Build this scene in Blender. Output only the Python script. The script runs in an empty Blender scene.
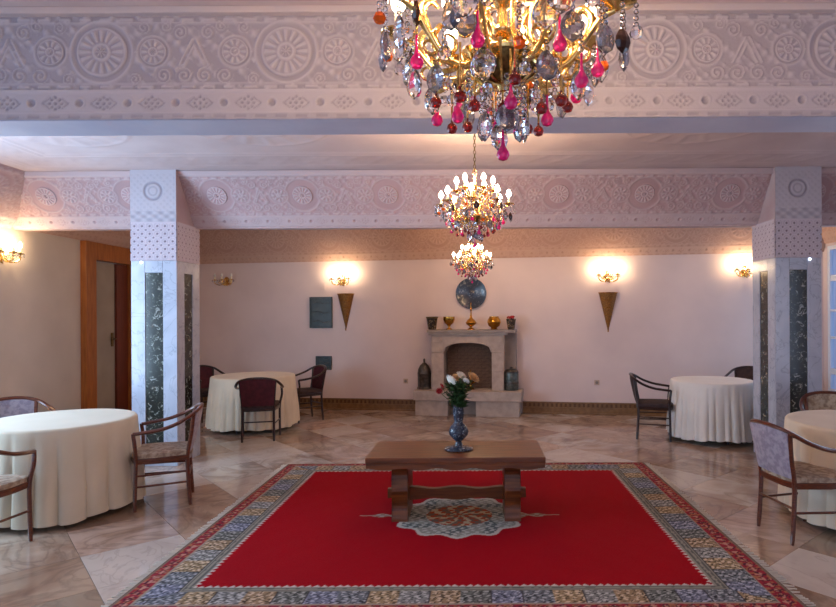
import bpy, bmesh, math, random
import numpy as np
from mathutils import Vector, Matrix
PI = math.pi
random.seed(7); RNG = np.random.default_rng(3)
scene = bpy.context.scene
COL = scene.collection

# ---------------------------------------------------------------- camera
F = 600.0; CX, CY = 476.0, 315.0; EYE = 1.6; ROLL = 0.005
cam = bpy.data.cameras.new('camera'); camo = bpy.data.objects.new('camera', cam); COL.objects.link(camo)
cam.sensor_width = 36; cam.lens = F*36/836
cam.shift_x = (418-CX)/836; cam.shift_y = (CY-303.5)/836
cam.clip_start = 0.05
camo.matrix_world = Matrix.Translation((0, 0, EYE)) @ Matrix.Rotation(PI/2, 4, 'X') @ Matrix.Rotation(-ROLL, 4, 'Z')
scene.camera = camo
scene.view_settings.view_transform = 'Standard'; scene.view_settings.look = 'None'
scene.view_settings.gamma = 1; scene.view_settings.use_curve_mapping = False
scene.view_settings.exposure = -0.07

# ---------------------------------------------------------------- world (soft blue daylight outside)
w = bpy.data.worlds.new('world'); scene.world = w; w.use_nodes = True
w.node_tree.nodes['Background'].inputs[0].default_value = (0.36, 0.55, 0.95, 1)
w.node_tree.nodes['Background'].inputs[1].default_value = 1.5

def area(name, loc, rot, sx, sy, power, color):
    l = bpy.data.lights.new(name, 'AREA'); l.shape = 'RECTANGLE'; l.size = sx; l.size_y = sy
    l.energy = power; l.color = color
    o = bpy.data.objects.new(name, l); o.location = loc; o.rotation_euler = rot; COL.objects.link(o); return o
# daylight entering by the tall windows of the left wall, the right wall and the wall behind the camera
DAY = (0.52, 0.75, 1.0)
WL = -5.26; WR = 5.26; YB = -3.5
area('daylight_left_front', (WL+.10, 4.35, 1.55), (0, -PI/2, 0), 1.9, 1.7, 175, DAY)
area('daylight_left_middle', (WL+.10, 1.0, 1.55), (0, -PI/2, 0), 1.9, 2.6, 60, DAY)
area('daylight_rear', (0.0, YB+.10, 1.5), (PI/2, 0, 0), 5.0, 1.9, 26, (0.82, 0.86, 1.0))
area('daylight_right', (WR-.10, 8.0, 1.55), (0, PI/2, 0), 1.9, 1.5, 14, DAY)
area('daylight_right_near', (WR-.10, 2.2, 1.55), (0, PI/2, 0), 1.9, 1.7, 22, (0.8, 0.86, 1.0))

# ---------------------------------------------------------------- helpers
def s2l(c):
    return tuple(((v/255)/12.92 if v/255 <= .04045 else ((v/255+.055)/1.055)**2.4) for v in c) + (1,)

def nd(nt, t, **kw):
    n = nt.nodes.new(t)
    for k, v in kw.items(): setattr(n, k, v)
    return n

def mat(name, c1, c2=None, scale=6, rough=.6, metal=0, bump=0, bscale=40, detail=4, trans=0, ior=1.45,
        emit=None, estr=0, contrast=(.35, .65), coat=0, sheen=0, stretch=None):
    m = bpy.data.materials.new(name); m.use_nodes = True; nt = m.node_tree; b = nt.nodes['Principled BSDF']
    b.inputs['Roughness'].default_value = rough; b.inputs['Metallic'].default_value = metal
    b.inputs['Base Color'].default_value = s2l(c1)
    b.inputs['IOR'].default_value = ior
    if trans: b.inputs['Transmission Weight'].default_value = trans
    if coat: b.inputs['Coat Weight'].default_value = coat; b.inputs['Coat Roughness'].default_value = .08
    if sheen: b.inputs['Sheen Weight'].default_value = sheen
    tc = nd(nt, 'ShaderNodeTexCoord'); src = tc.outputs['Object']
    if stretch:
        mp = nd(nt, 'ShaderNodeMapping'); mp.inputs['Scale'].default_value = stretch
        nt.links.new(src, mp.inputs[0]); src = mp.outputs[0]
    if c2 is not None:
        n = nd(nt, 'ShaderNodeTexNoise'); n.inputs['Scale'].default_value = scale; n.inputs['Detail'].default_value = detail
        r = nd(nt, 'ShaderNodeValToRGB')
        r.color_ramp.elements[0].position = contrast[0]; r.color_ramp.elements[1].position = contrast[1]
        r.color_ramp.elements[0].color = s2l(c1); r.color_ramp.elements[1].color = s2l(c2)
        nt.links.new(src, n.inputs['Vector']); nt.links.new(n.outputs['Fac'], r.inputs[0])
        nt.links.new(r.outputs[0], b.inputs['Base Color'])
    if bump:
        n2 = nd(nt, 'ShaderNodeTexNoise'); n2.inputs['Scale'].default_value = bscale; n2.inputs['Detail'].default_value = 3
        bp = nd(nt, 'ShaderNodeBump'); bp.inputs['Strength'].default_value = bump; bp.inputs['Distance'].default_value = .01
        nt.links.new(src, n2.inputs['Vector']); nt.links.new(n2.outputs['Fac'], bp.inputs['Height'])
        nt.links.new(bp.outputs[0], b.inputs['Normal'])
    if emit is not None:
        b.inputs['Emission Color'].default_value = s2l(emit); b.inputs['Emission Strength'].default_value = estr
    return m

def marble(name, base, vein, cloud, scale=2.5, rough=.18, rand=None, vw=.035, vs=.55):
    """cloudy marble with thin dark veins; rand = list of base colours picked per object"""
    m = bpy.data.materials.new(name); m.use_nodes = True; nt = m.node_tree; b = nt.nodes['Principled BSDF']
    b.inputs['Roughness'].default_value = rough
    tc = nd(nt, 'ShaderNodeTexCoord'); oi = nd(nt, 'ShaderNodeObjectInfo')
    add = nd(nt, 'ShaderNodeVectorMath', operation='MULTIPLY_ADD')
    add.inputs[1].default_value = (1, 1, 1)
    sc = nd(nt, 'ShaderNodeVectorMath', operation='SCALE'); sc.inputs[0].default_value = (13.1, 7.7, 5.3)
    nt.links.new(oi.outputs['Random'], sc.inputs['Scale'])
    nt.links.new(tc.outputs['Object'], add.inputs[0]); nt.links.new(sc.outputs[0], add.inputs[2])
    vec = add.outputs[0]
    n = nd(nt, 'ShaderNodeTexNoise'); n.inputs['Scale'].default_value = scale; n.inputs['Detail'].default_value = 6; n.inputs['Distortion'].default_value = 1.2
    nt.links.new(vec, n.inputs['Vector'])
    n2 = nd(nt, 'ShaderNodeTexNoise'); n2.inputs['Scale'].default_value = scale*.8; n2.inputs['Detail'].default_value = 5; n2.inputs['Distortion'].default_value = 2.2
    mp = nd(nt, 'ShaderNodeMapping'); mp.inputs['Location'].default_value = (3, 9, 1); mp.inputs['Scale'].default_value = (1, 1.8, 1)
    nt.links.new(vec, mp.inputs[0]); nt.links.new(mp.outputs[0], n2.inputs['Vector'])
    vr = nd(nt, 'ShaderNodeValToRGB'); e = vr.color_ramp.elements
    e[0].position = .5-vw; e[0].color = (0, 0, 0, 1); e[1].position = .5; e[1].color = (1, 1, 1, 1)
    e2 = e.new(.5+vw); e2.color = (0, 0, 0, 1)
    nt.links.new(n2.outputs['Fac'], vr.inputs[0])
    cr = nd(nt, 'ShaderNodeValToRGB'); cr.color_ramp.elements[0].position = .35; cr.color_ramp.elements[1].position = .68
    nt.links.new(n.outputs['Fac'], cr.inputs[0])
    mx = nd(nt, 'ShaderNodeMixRGB'); mx.inputs['Color1'].default_value = s2l(base); mx.inputs['Color2'].default_value = s2l(cloud)
    if rand:
        rr = nd(nt, 'ShaderNodeValToRGB'); rr.color_ramp.interpolation = 'CONSTANT'
        el = rr.color_ramp.elements
        while len(el) > 1: el.remove(el[-1])
        el[0].position = 0; el[0].color = s2l(rand[0])
        for i, c in enumerate(rand[1:], 1):
            q = el.new(i/len(rand)); q.color = s2l(c)
        nt.links.new(oi.outputs['Random'], rr.inputs[0]); nt.links.new(rr.outputs[0], mx.inputs['Color1'])
    nt.links.new(cr.outputs[0], mx.inputs[0])
    mv = nd(nt, 'ShaderNodeMixRGB'); mv.inputs['Color2'].default_value = s2l(vein)
    mu = nd(nt, 'ShaderNodeMath', operation='MULTIPLY'); mu.inputs[1].default_value = vs
    nt.links.new(vr.outputs[0], mu.inputs[0]); nt.links.new(mu.outputs[0], mv.inputs[0])
    nt.links.new(mx.outputs[0], mv.inputs['Color1']); nt.links.new(mv.outputs[0], b.inputs['Base Color'])
    return m

def attr_mat(name, rough=.9, bump=.3, bscale=400):
    m = bpy.data.materials.new(name); m.use_nodes = True; nt = m.node_tree; b = nt.nodes['Principled BSDF']
    b.inputs['Roughness'].default_value = rough; b.inputs['Specular IOR Level'].default_value = .1
    a = nd(nt, 'ShaderNodeAttribute'); a.attribute_name = 'col'; nt.links.new(a.outputs['Color'], b.inputs['Base Color'])
    tc = nd(nt, 'ShaderNodeTexCoord'); n2 = nd(nt, 'ShaderNodeTexNoise'); n2.inputs['Scale'].default_value = bscale
    bp = nd(nt, 'ShaderNodeBump'); bp.inputs['Strength'].default_value = bump; bp.inputs['Distance'].default_value = .01
    nt.links.new(tc.outputs['Object'], n2.inputs['Vector']); nt.links.new(n2.outputs['Fac'], bp.inputs['Height']); nt.links.new(bp.outputs[0], b.inputs['Normal'])
    return m

# bmesh shape helpers
def add_box(bm, c, s, bevel=0, rot=None):
    g = bmesh.ops.create_cube(bm, size=1)['verts']
    M = Matrix.Translation(c) @ (rot.to_4x4() if rot else Matrix.Identity(4)) @ Matrix.Diagonal((s[0], s[1], s[2], 1))
    bmesh.ops.transform(bm, matrix=M, verts=g)
    if bevel:
        es = list({e for v in g for e in v.link_edges})
        bmesh.ops.bevel(bm, geom=es, offset=bevel, segments=2, affect='EDGES', profile=.7)

def add_lathe(bm, prof, c=(0, 0, 0), n=24, sy=1):
    rings = []
    for r, z in prof:
        if r < 1e-5: rings.append([bm.verts.new((c[0], c[1], c[2]+z))])
        else: rings.append([bm.verts.new((c[0]+r*math.cos(2*PI*i/n), c[1]+r*sy*math.sin(2*PI*i/n), c[2]+z)) for i in range(n)])
    for a, b in zip(rings[:-1], rings[1:]):
        if len(a) == 1 and len(b) == 1: continue
        for i in range(n):
            j = (i+1) % n
            if len(a) == 1: bm.faces.new((a[0], b[j], b[i]))
            elif len(b) == 1: bm.faces.new((a[i], a[j], b[0]))
            else: bm.faces.new((a[i], a[j], b[j], b[i]))

def add_tube(bm, pts, rad, n=8, flat=1.0, caps=True):
    """tube through pts; rad number or list; flat scales the second axis"""
    pts = [Vector(p) for p in pts]; N = len(pts)
    rad = rad if isinstance(rad, (list, tuple)) else [rad]*N
    prev = None; rings = []
    for i, p in enumerate(pts):
        t = (pts[min(i+1, N-1)]-pts[max(i-1, 0)]).normalized()
        if prev is None:
            a = Vector((0, 0, 1)) if abs(t.z) < .9 else Vector((1, 0, 0))
            u = t.cross(a).normalized()
        else:
            u = (prev - t*prev.dot(t)).normalized()
        prev = u; v = t.cross(u)
        rings.append([bm.verts.new(p+(u*math.cos(2*PI*k/n)+v*flat*math.sin(2*PI*k/n))*rad[i]) for k in range(n)])
    for a, b in zip(rings[:-1], rings[1:]):
        for k in range(n): bm.faces.new((a[k], a[(k+1) % n], b[(k+1) % n], b[k]))
    if caps:
        bm.faces.new(list(reversed(rings[0]))); bm.faces.new(rings[-1])

def add_prism(bm, poly, a0, a1, axis='y'):
    """extrude a 2D polygon (x,z) along y between a0,a1 (or (y,z) along x)"""
    def P(p, a): return (p[0], a, p[1]) if axis == 'y' else ((a, p[0], p[1]) if axis == 'x' else (p[0], p[1], a))
    A = [bm.verts.new(P(p, a0)) for p in poly]; B = [bm.verts.new(P(p, a1)) for p in poly]
    n = len(poly)
    fa = bm.faces.new(A); fb = bm.faces.new(list(reversed(B)))
    for i in range(n): bm.faces.new((A[i], B[i], B[(i+1) % n], A[(i+1) % n]))
    bmesh.ops.triangulate(bm, faces=[fa, fb])

def spline(pts, n=6):
    """Catmull-Rom"""
    P = [Vector(p) for p in pts]; P = [P[0]*2-P[1]]+P+[P[-1]*2-P[-2]]; out = []
    for i in range(1, len(P)-2):
        for k in range(n):
            t = k/n; a, b, c, d = P[i-1:i+3]
            out.append(.5*((2*b)+(c-a)*t+(2*a-5*b+4*c-d)*t*t+(3*b-a-3*c+d)*t**3))
    out.append(P[-2]); return out

def mesh_of(name, bm, m, smooth=True, angle=35):
    bmesh.ops.recalc_face_normals(bm, faces=bm.faces)
    me = bpy.data.meshes.new(name); bm.to_mesh(me); bm.free()
    me.materials.append(m)
    if smooth:
        me.polygons.foreach_set('use_smooth', [True]*len(me.polygons))
        try: me.set_sharp_from_angle(angle=math.radians(angle))
        except Exception: pass
    return me

def link(name, me, parent=None, loc=None, rot=None):
    o = bpy.data.objects.new(name, me); COL.objects.link(o)
    if parent is not None: o.parent = parent
    if loc is not None: o.location = loc
    if rot is not None: o.rotation_euler = rot
    return o

def obj(name, bm, m, parent=None, loc=None, rot=None, smooth=True, angle=35):
    return link(name, mesh_of(name, bm, m, smooth, angle), parent, loc, rot)

def BM(): return bmesh.new()

def tag(o, label, cat, group=None, kind=None):
    if label: o['label'] = label
    if cat: o['category'] = cat
    if group: o['group'] = group
    if kind: o['kind'] = kind
    return o

def thing(name, label, cat, loc=(0, 0, 0), rotz=0, group=None, kind=None):
    o = link(name, None, None, loc, (0, 0, rotz)); return tag(o, label, cat, group, kind)

def struct(name, bm, m, parent=None, label=None, smooth=False):
    o = obj(name, bm, m, parent, smooth=smooth)
    if parent is None: o['kind'] = 'structure'
    if label: o['label'] = label; o['category'] = name.split('_')[0]
    return o

def box_bm(*boxes, bevel=0):
    bm = BM()
    for (x0, x1, y0, y1, z0, z1) in boxes:
        add_box(bm, ((x0+x1)/2, (y0+y1)/2, (z0+z1)/2), (x1-x0, y1-y0, z1-z0), bevel)
    return bm

def copy_thing(root, loc=None, rotz=None, scale=None, label=None):
    def rec(o, par):
        c = o.copy(); COL.objects.link(c); c.parent = par
        for ch in o.children: rec(ch, c)
        return c
    kids = list(root.children)
    r = root.copy(); COL.objects.link(r)
    for ch in kids: rec(ch, r)
    if loc is not None: r.location = loc
    if rotz is not None: r.rotation_euler = (0, 0, rotz)
    if scale is not None: r.scale = (scale,)*3
    if label: r['label'] = label
    return r

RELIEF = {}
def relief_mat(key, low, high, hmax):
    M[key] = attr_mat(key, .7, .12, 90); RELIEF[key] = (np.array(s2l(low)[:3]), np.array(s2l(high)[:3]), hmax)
def grid_mesh(name, O, U, V, Nn, W, H, step, hf, m, x0=0.0, cols=None):
    """height field: points O+U*u+V*v+N*h(u+x0, v)"""
    nu = max(2, int(W/step)+1); nv = max(2, int(H/step)+1)
    u = np.linspace(0, W, nu); v = np.linspace(0, H, nv); UU, VV = np.meshgrid(u, v)
    h = hf(UU+x0, VV)
    O, U, V, Nn = [np.array(a, float) for a in (O, U, V, Nn)]
    P = O+UU[..., None]*U+VV[..., None]*V+h[..., None]*Nn
    idx = np.arange(nu*nv).reshape(nv, nu)
    q = np.stack([idx[:-1, :-1], idx[:-1, 1:], idx[1:, 1:], idx[1:, :-1]], -1).reshape(-1, 4)
    if np.dot(np.cross(U, V), Nn) < 0: q = q[:, ::-1]
    me = bpy.data.meshes.new(name); me.vertices.add(nu*nv); me.vertices.foreach_set('co', P.reshape(-1).astype(np.float32))
    me.loops.add(q.size); me.loops.foreach_set('vertex_index', q.reshape(-1).astype(np.int32))
    me.polygons.add(len(q)); me.polygons.foreach_set('loop_start', np.arange(0, q.size, 4, dtype=np.int32))
    me.polygons.foreach_set('loop_total', np.full(len(q), 4, dtype=np.int32)) if bpy.app.version < (4, 0) else None
    me.update(calc_edges=True); me.polygons.foreach_set('use_smooth', np.ones(len(q), dtype=bool))
    me.materials.append(m)
    key = next((k for k in RELIEF if M[k] is m), None)
    if key:
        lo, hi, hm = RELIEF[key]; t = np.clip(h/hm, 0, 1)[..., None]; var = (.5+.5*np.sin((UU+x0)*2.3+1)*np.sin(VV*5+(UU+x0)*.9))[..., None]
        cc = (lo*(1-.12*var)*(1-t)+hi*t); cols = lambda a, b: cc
    if cols is not None:
        c = cols(UU+x0, VV).reshape(-1, 3); c = np.concatenate([c, np.ones((len(c), 1))], 1)
        at = me.color_attributes.new('col', 'FLOAT_COLOR', 'POINT'); at.data.foreach_set('color', c.reshape(-1).astype(np.float32))
    return me

# ---------------------------------------------------------------- materials
M = {}
M['wall'] = mat('wall_paint', (226, 207, 203), (218, 199, 196), 1.5, .55, bump=.05, bscale=60)
M['wall_left'] = mat('wall_paint_left', (214, 200, 186), (204, 190, 177), 1.5, .6, bump=.05, bscale=60)
M['plaster'] = mat('carved_plaster', (196, 186, 192), (206, 190, 190), 2.2, .7, bump=.12, bscale=90)
M['plaster_pink'] = mat('pink_carved_plaster', (190, 160, 160), (198, 178, 178), 2.6, .7, bump=.12, bscale=90)
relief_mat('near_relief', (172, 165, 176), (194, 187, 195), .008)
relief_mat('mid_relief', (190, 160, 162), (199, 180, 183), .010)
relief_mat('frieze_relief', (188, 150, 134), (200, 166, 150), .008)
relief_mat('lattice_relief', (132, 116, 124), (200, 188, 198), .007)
M['plaster_tan'] = mat('tan_pink_carved_plaster', (202, 164, 146), (212, 180, 164), 2.6, .7, bump=.12, bscale=90)
M['ceiling'] = mat('ceiling_plaster', (202, 184, 186), (212, 196, 198), 2.0, .75, bump=.1, bscale=60)
M['soffit'] = mat('soffit_paint', (206, 208, 226), (192, 194, 216), 3.0, .5, bump=.05, bscale=50)
M['marble_white'] = marble('white_marble', (184, 189, 204), (128, 134, 152), (168, 173, 190), 3.0, .2, vw=.02)
M['tile'] = marble('floor_marble', (196, 176, 160), (104, 84, 74), (150, 118, 98), 1.7, .12,
                   rand=[(200, 178, 158), (192, 166, 146), (206, 192, 178), (196, 170, 154), (176, 150, 128), (202, 186, 172), (196, 174, 154), (154, 136, 118), (208, 200, 190)], vw=.07, vs=.36)
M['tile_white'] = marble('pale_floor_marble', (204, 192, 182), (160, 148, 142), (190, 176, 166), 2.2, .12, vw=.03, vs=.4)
M['grout'] = mat('grout', (176, 154, 136), (160, 140, 122), 20, .8)
M['inlay'] = None
M['stone'] = mat('fireplace_stone', (190, 172, 160), (172, 154, 143), 9, .7, bump=.15, bscale=70)
M['stone_dark'] = mat('dark_grey_stone', (150, 138, 132), (138, 126, 120), 9, .75, bump=.15, bscale=70)  # darker, greyer tone than the main fireplace stone
M['firebrick'] = mat('firebox_brick', (120, 94, 78), (92, 70, 58), 14, .85, bump=.3, bscale=60)
M['door_wood'] = mat('honey_wood', (176, 104, 44), (150, 84, 34), 4, .4, stretch=(12, 12, 1), bump=.05)
M['door_dark'] = mat('red_brown_wood', (112, 48, 26), (90, 36, 20), 4, .4, stretch=(12, 12, 1))
M['door_leaf'] = mat('grey_beige_paint', (160, 148, 134), (150, 138, 124), 3, .5)
M['table_wood'] = mat('walnut_table_wood', (120, 66, 28), (84, 44, 18), 3, .34, stretch=(1.2, 14, 14), bump=.05)
M['chair_wood'] = mat('brown_chair_wood', (104, 52, 30), (78, 36, 22), 5, .28, stretch=(4, 4, 20), coat=.3)
M['chair_dark'] = mat('dark_chair_wood', (52, 30, 28), (38, 22, 22), 5, .3, stretch=(4, 4, 20), coat=.3)
M['fab_lilac'] = mat('lilac_floral_fabric', (158, 150, 162), (134, 124, 140), 26, .85, bump=.15, bscale=300, contrast=(.42, .58), sheen=.2)
M['fab_beige'] = mat('beige_floral_fabric', (176, 158, 138), (140, 118, 100), 26, .85, bump=.15, bscale=300, contrast=(.42, .58))
M['fab_burg'] = mat('burgundy_fabric', (84, 26, 38), (66, 18, 30), 20, .8, bump=.15, bscale=300)
M['fab_dark'] = mat('dark_brown_fabric', (70, 50, 48), (54, 38, 38), 20, .8, bump=.15, bscale=300)
M['cloth'] = mat('white_tablecloth', (232, 230, 226), (224, 221, 216), 3, .75, bump=.05, bscale=200, sheen=.2)
M['cloth_near'] = mat('pale_tablecloth', (206, 194, 172), (198, 186, 163), 3, .75, bump=.05, bscale=200, sheen=.2)
M['cloth_cream'] = mat('cream_tablecloth', (226, 212, 190), (216, 201, 178), 3, .75, bump=.05, bscale=200, sheen=.2)
M['brass'] = mat('polished_brass', (214, 164, 78), (186, 134, 52), 12, .22, 1)
M['brass_dark'] = mat('aged_brass', (132, 108, 66), (90, 74, 48), 30, .35, 1)
M['gold'] = mat('gilt_metal', (246, 214, 142), (224, 184, 108), 12, .2, 1)
M['crystal'] = mat('clear_crystal', (245, 247, 255), None, rough=.02, trans=1, ior=1.6)
M['smoke'] = mat('smoky_crystal', (176, 180, 198), None, rough=.04, trans=.9, ior=1.6)
M['pink'] = mat('pink_glass', (255, 44, 150), None, rough=.05, trans=.6, ior=1.5)
M['red'] = mat('dark_red_glass', (150, 16, 16), None, rough=.06, trans=.6, ior=1.5)
M['amber'] = mat('amber_glass', (240, 110, 24), None, rough=.05, trans=.5, ior=1.5)
M['darkgem'] = mat('dark_brown_glass', (64, 34, 26), None, rough=.08, trans=.3, ior=1.5)
M['candle'] = mat('cream_candle_sleeve', (240, 226, 196), None, rough=.5)
M['bulb'] = mat('lit_candle_bulb', (255, 240, 220), None, rough=.3, emit=(255, 214, 164), estr=230)
M['bulb_wall'] = mat('lit_sconce_bulb', (255, 240, 220), None, rough=.3, emit=(255, 222, 176), estr=240)
M['bulb_off'] = mat('unlit_candle_bulb', (225, 222, 215), None, rough=.15)
M['greenpanel'] = mat('dark_green_slate', (52, 62, 62), (38, 48, 50), 12, .35, bump=.1)
M['copper'] = mat('woven_copper', (150, 102, 48), (112, 74, 36), 60, .4, .6, bump=.5, bscale=140)
M['white_plastic'] = mat('cream_plastic', (196, 170, 150), None, rough=.4)
M['glass'] = mat('window_glass', (235, 243, 255), None, rough=.0, trans=1, ior=1.02)
M['frame_white'] = mat('white_window_frame', (226, 230, 238), None, rough=.4)
M['bush'] = mat('garden_green', (54, 70, 60), (34, 46, 44), 8, .9)
M['baseboard'] = mat('brown_tile_skirting', (140, 104, 66), (118, 84, 50), 16, .35)
M['baseboard_dark'] = mat('dark_skirting_relief', (96, 62, 34), None, rough=.4)
M['leaf'] = mat('leaf_green', (52, 84, 40), (36, 62, 30), 20, .6)
M['stem'] = mat('stem_green', (64, 92, 46), None, rough=.6)
M['petal_white'] = mat('white_petals', (240, 236, 226), (228, 220, 204), 20, .6)
M['petal_peach'] = mat('peach_petals', (228, 192, 146), (216, 172, 116), 20, .6)
M['petal_red'] = mat('red_petals', (170, 22, 32), (140, 14, 26), 20, .6)
M['spot'] = mat('lit_spot_lens', (255, 255, 255), None, rough=.3, emit=(225, 236, 255), estr=8)
M['gunmetal'] = mat('dark_pewter', (104, 98, 92), (74, 70, 68), 24, .35, .8, bump=.2, bscale=60)
M['greytin'] = mat('grey_green_tin', (110, 116, 110), (78, 84, 80), 24, .4, .6, bump=.2, bscale=60)
M['fringe'] = mat('wool_fringe', (206, 196, 182), None, rough=.9)

def blotch(name, ground, c2, c3, scale):
    """dark polished stone or ceramic with pale flower-like blotches"""
    m = bpy.data.materials.new(name); m.use_nodes = True; nt = m.node_tree; b = nt.nodes['Principled BSDF']
    b.inputs['Roughness'].default_value = .15
    tc = nd(nt, 'ShaderNodeTexCoord')
    v = nd(nt, 'ShaderNodeTexNoise'); v.inputs['Scale'].default_value = scale; v.inputs['Detail'].default_value = 3; v.inputs['Distortion'].default_value = 1.5
    r = nd(nt, 'ShaderNodeValToRGB'); e = r.color_ramp.elements
    e[0].position = .53; e[0].color = s2l(ground); e[1].position = .60; e[1].color = s2l(c2)
    a = e.new(.66); a.color = s2l(c3)
    nt.links.new(tc.outputs['Object'], v.inputs['Vector']); nt.links.new(v.outputs['Fac'], r.inputs[0]); nt.links.new(r.outputs[0], b.inputs['Base Color'])
    return m
M['inlay'] = blotch('black_floral_marble', (34, 38, 36), (70, 76, 66), (150, 150, 146), 19)
M['vase'] = blotch('blue_white_ceramic', (50, 56, 70), (84, 92, 106), (150, 158, 168), 34)
M['plate'] = blotch('blue_grey_painted_ceramic', (58, 68, 84), (84, 92, 104), (116, 120, 124), 16)
M['potpattern'] = blotch('dark_patterned_pottery', (50, 44, 40), (128, 100, 60), (150, 134, 120), 30)

# ---------------------------------------------------------------- carved relief patterns
def ringf(x, y, cx, cy, r, wd): return np.exp(-((np.hypot(x-cx, y-cy)-r)/wd)**2)
def rosette_h(x, y, R, n):
    d = np.hypot(x, y)/R; t = np.arctan2(y, x)
    pet = np.clip(np.cos(n*t)*1.6+.4, 0, 1)*np.clip((1-d)/.12, 0, 1)*np.clip((d-.42)/.1, 0, 1)
    rim = np.exp(-((d-1.02)/.06)**2)*.8
    inn = np.exp(-((d-.33)/.07)**2)
    st = np.clip(np.cos(8*t)+.2, 0, 1)*np.clip((.26-d)/.08, 0, 1)
    return np.maximum.reduce([pet, rim, inn, st])
def curl_h(x, y, R, s=1):
    d = np.hypot(x, y); t = np.arctan2(y, x)*s
    ph = (d/R*2.0-t/(2*PI)) % 1.0
    return np.exp(-((ph-.5)/.17)**2)*np.clip((R-d)/(R*.15), 0, 1)
PER = 0.943
def field_relief(x, y, H, rich=True):
    """upper field of a carved frieze; y from 0 to H"""
    xp = (x+PER/2) % PER-PER/2; ax = np.abs(xp); k = H/.38; yc = H*.52
    h = .42*(np.sin(x*95)*np.sin(y*88+1.3*np.sin(x*22))+.5)*(np.sin(x*41+y*53) > -.2)
    h = np.clip(h, 0, 1)
    dB = np.hypot(xp, y-yc)
    h = np.where(dB < .165*k, 0, h)
    h = np.maximum(h, .6*np.exp(-((dB-.158*k)/.008)**2))
    sm = np.hypot(ax-.262, y-yc)
    h = np.where(sm < .078*k, 0, h)
    h = np.maximum(h, .5*np.exp(-((sm-.082*k)/.007)**2))
    for (cx, cy, R, s) in ((.40, yc+.10*k, .042, 1), (.315, yc-.12*k, .045, -1), (.42, yc-.12*k, .045, 1), (.215, yc+.125*k, .036, -1), (.33, yc+.13*k, .034, 1), (.17, yc-.14*k, .034, 1)):
        dd = np.hypot(ax-cx, y-cy); h = np.where(dd < R, 0, h)
        h = np.maximum(h, .9*curl_h(ax-cx, y-cy, R*k, s))
    if not rich:
        h = np.maximum(h, np.where(sm < .07*k, .9*rosette_h((ax-.262), y-yc, .06*k, 8), 0))
    if rich is None: h = np.maximum(h, np.where(dB < .13*k, .9*rosette_h(xp, y-yc, .105*k, 14), 0))
    # strap lines
    h = np.maximum(h, .7*np.exp(-((y-yc)/.005)**2)*((ax > .17) & (ax < .185)))
    for off in (.43, .455):
        h = np.maximum(h, .8*np.exp(-((ax-off-(y-yc)*.5)/.006)**2)*(np.abs(y-yc) < .07*k))
    # dashes along both edges
    for yy in (.018, H-.018):
        h = np.maximum(h, .8*(np.sin(x*2*PI/.105) > -.3)*np.exp(-((y-yy)/.008)**2))
    for yy in (.036, H-.034): h = np.maximum(h, .5*np.exp(-((y-yy)/.005)**2))
    return h
def band_relief(x, y, H):
    """lower band: flower lozenges and roundels"""
    P = .245; xp = (x+P/2) % P-P/2; yc = H*.55; yy = y-yc; h = np.full_like(x, .55)
    for k in range(8):
        a = PI/8*0+k*PI/4; r = .026 if k % 2 else .030
        h -= .95*np.exp(-(((xp-r*math.cos(a))**2+(yy-r*math.sin(a))**2)/.0065**2)**2)
    h -= .9*np.exp(-((xp**2+yy**2)/.007**2)**2)
    h -= .6*np.exp(-((np.abs(np.abs(xp)-.03)+np.abs(yy)*1.3-.035)/.005)**2)*(np.abs(xp) > .03)
    xr = (x) % P-P/2; d = np.hypot(xr, yy)
    h -= .9*np.clip((.019-d)/.006, 0, 1); h += .4*np.exp(-((d-.025)/.004)**2)
    h = np.where(y < .03, .35-.5*(np.sin(x*2*PI/.105) > -.2)*np.exp(-((y-.015)/.006)**2), h)
    h = np.where((y > .030) & (y < .038), .8, h)
    h = np.where(y > H-.014, .9, h)
    return h

def rosette_mesh(name, R, n, m, thick=.012):
    nr, na = 22, n*6
    bm = BM(); rings = []
    for i in range(nr+1):
        r = R*1.1*i/nr
        if i == 0: rings.append([bm.verts.new((0, -thick*.9, 0))]); continue
        row = []
        for j in range(na):
            t = 2*PI*j/na; x, y = r*math.cos(t), r*math.sin(t)
            hh = float(rosette_h(np.array([x]), np.array([y]), R, n)[0])
            row.append(bm.verts.new((x, -thick*hh if i < nr else .002, y)))
        rings.append(row)
    for i in range(nr):
        a, b = rings[i], rings[i+1]
        for j in range(na):
            k = (j+1) % na
            if i == 0: bm.faces.new((a[0], b[k], b[j]))
            else: bm.faces.new((a[j], a[k], b[k], b[j]))
    me = mesh_of(name, bm, M['near_relief'] if m is M['plaster'] else M['mid_relief'], True, 80)
    co = np.zeros(len(me.vertices)*3, dtype=np.float32); me.vertices.foreach_get('co', co); t = np.clip(-co.reshape(-1, 3)[:, 1:2]/(thick*.8), 0, 1)
    lo, hi, _ = RELIEF['near_relief' if m is M['plaster'] else 'mid_relief']; c = np.concatenate([lo*(1-t)+hi*t, np.ones_like(t)], 1)
    at = me.color_attributes.new('col', 'FLOAT_COLOR', 'POINT'); at.data.foreach_set('color', c.reshape(-1).astype(np.float32))
    return me

# ================================================================= SETTING
CEIL = 3.17; BEAMZ = 2.605
YN0, YN1 = 3.06, 3.33            # near beam
YM_TOP, YM_BOT = 6.45, 6.85      # middle beam: sloping front face
def backY(x): return 9.9-.156*x
ANG = math.atan(-.156)
def bw(x, off=0, z=0):
    """point: along the back wall by world x, `off` metres in front of it"""
    n = Vector((-.156, -1, 0)).normalized()
    return Vector((x, backY(x), 0))+n*off+Vector((0, 0, z))

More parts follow.
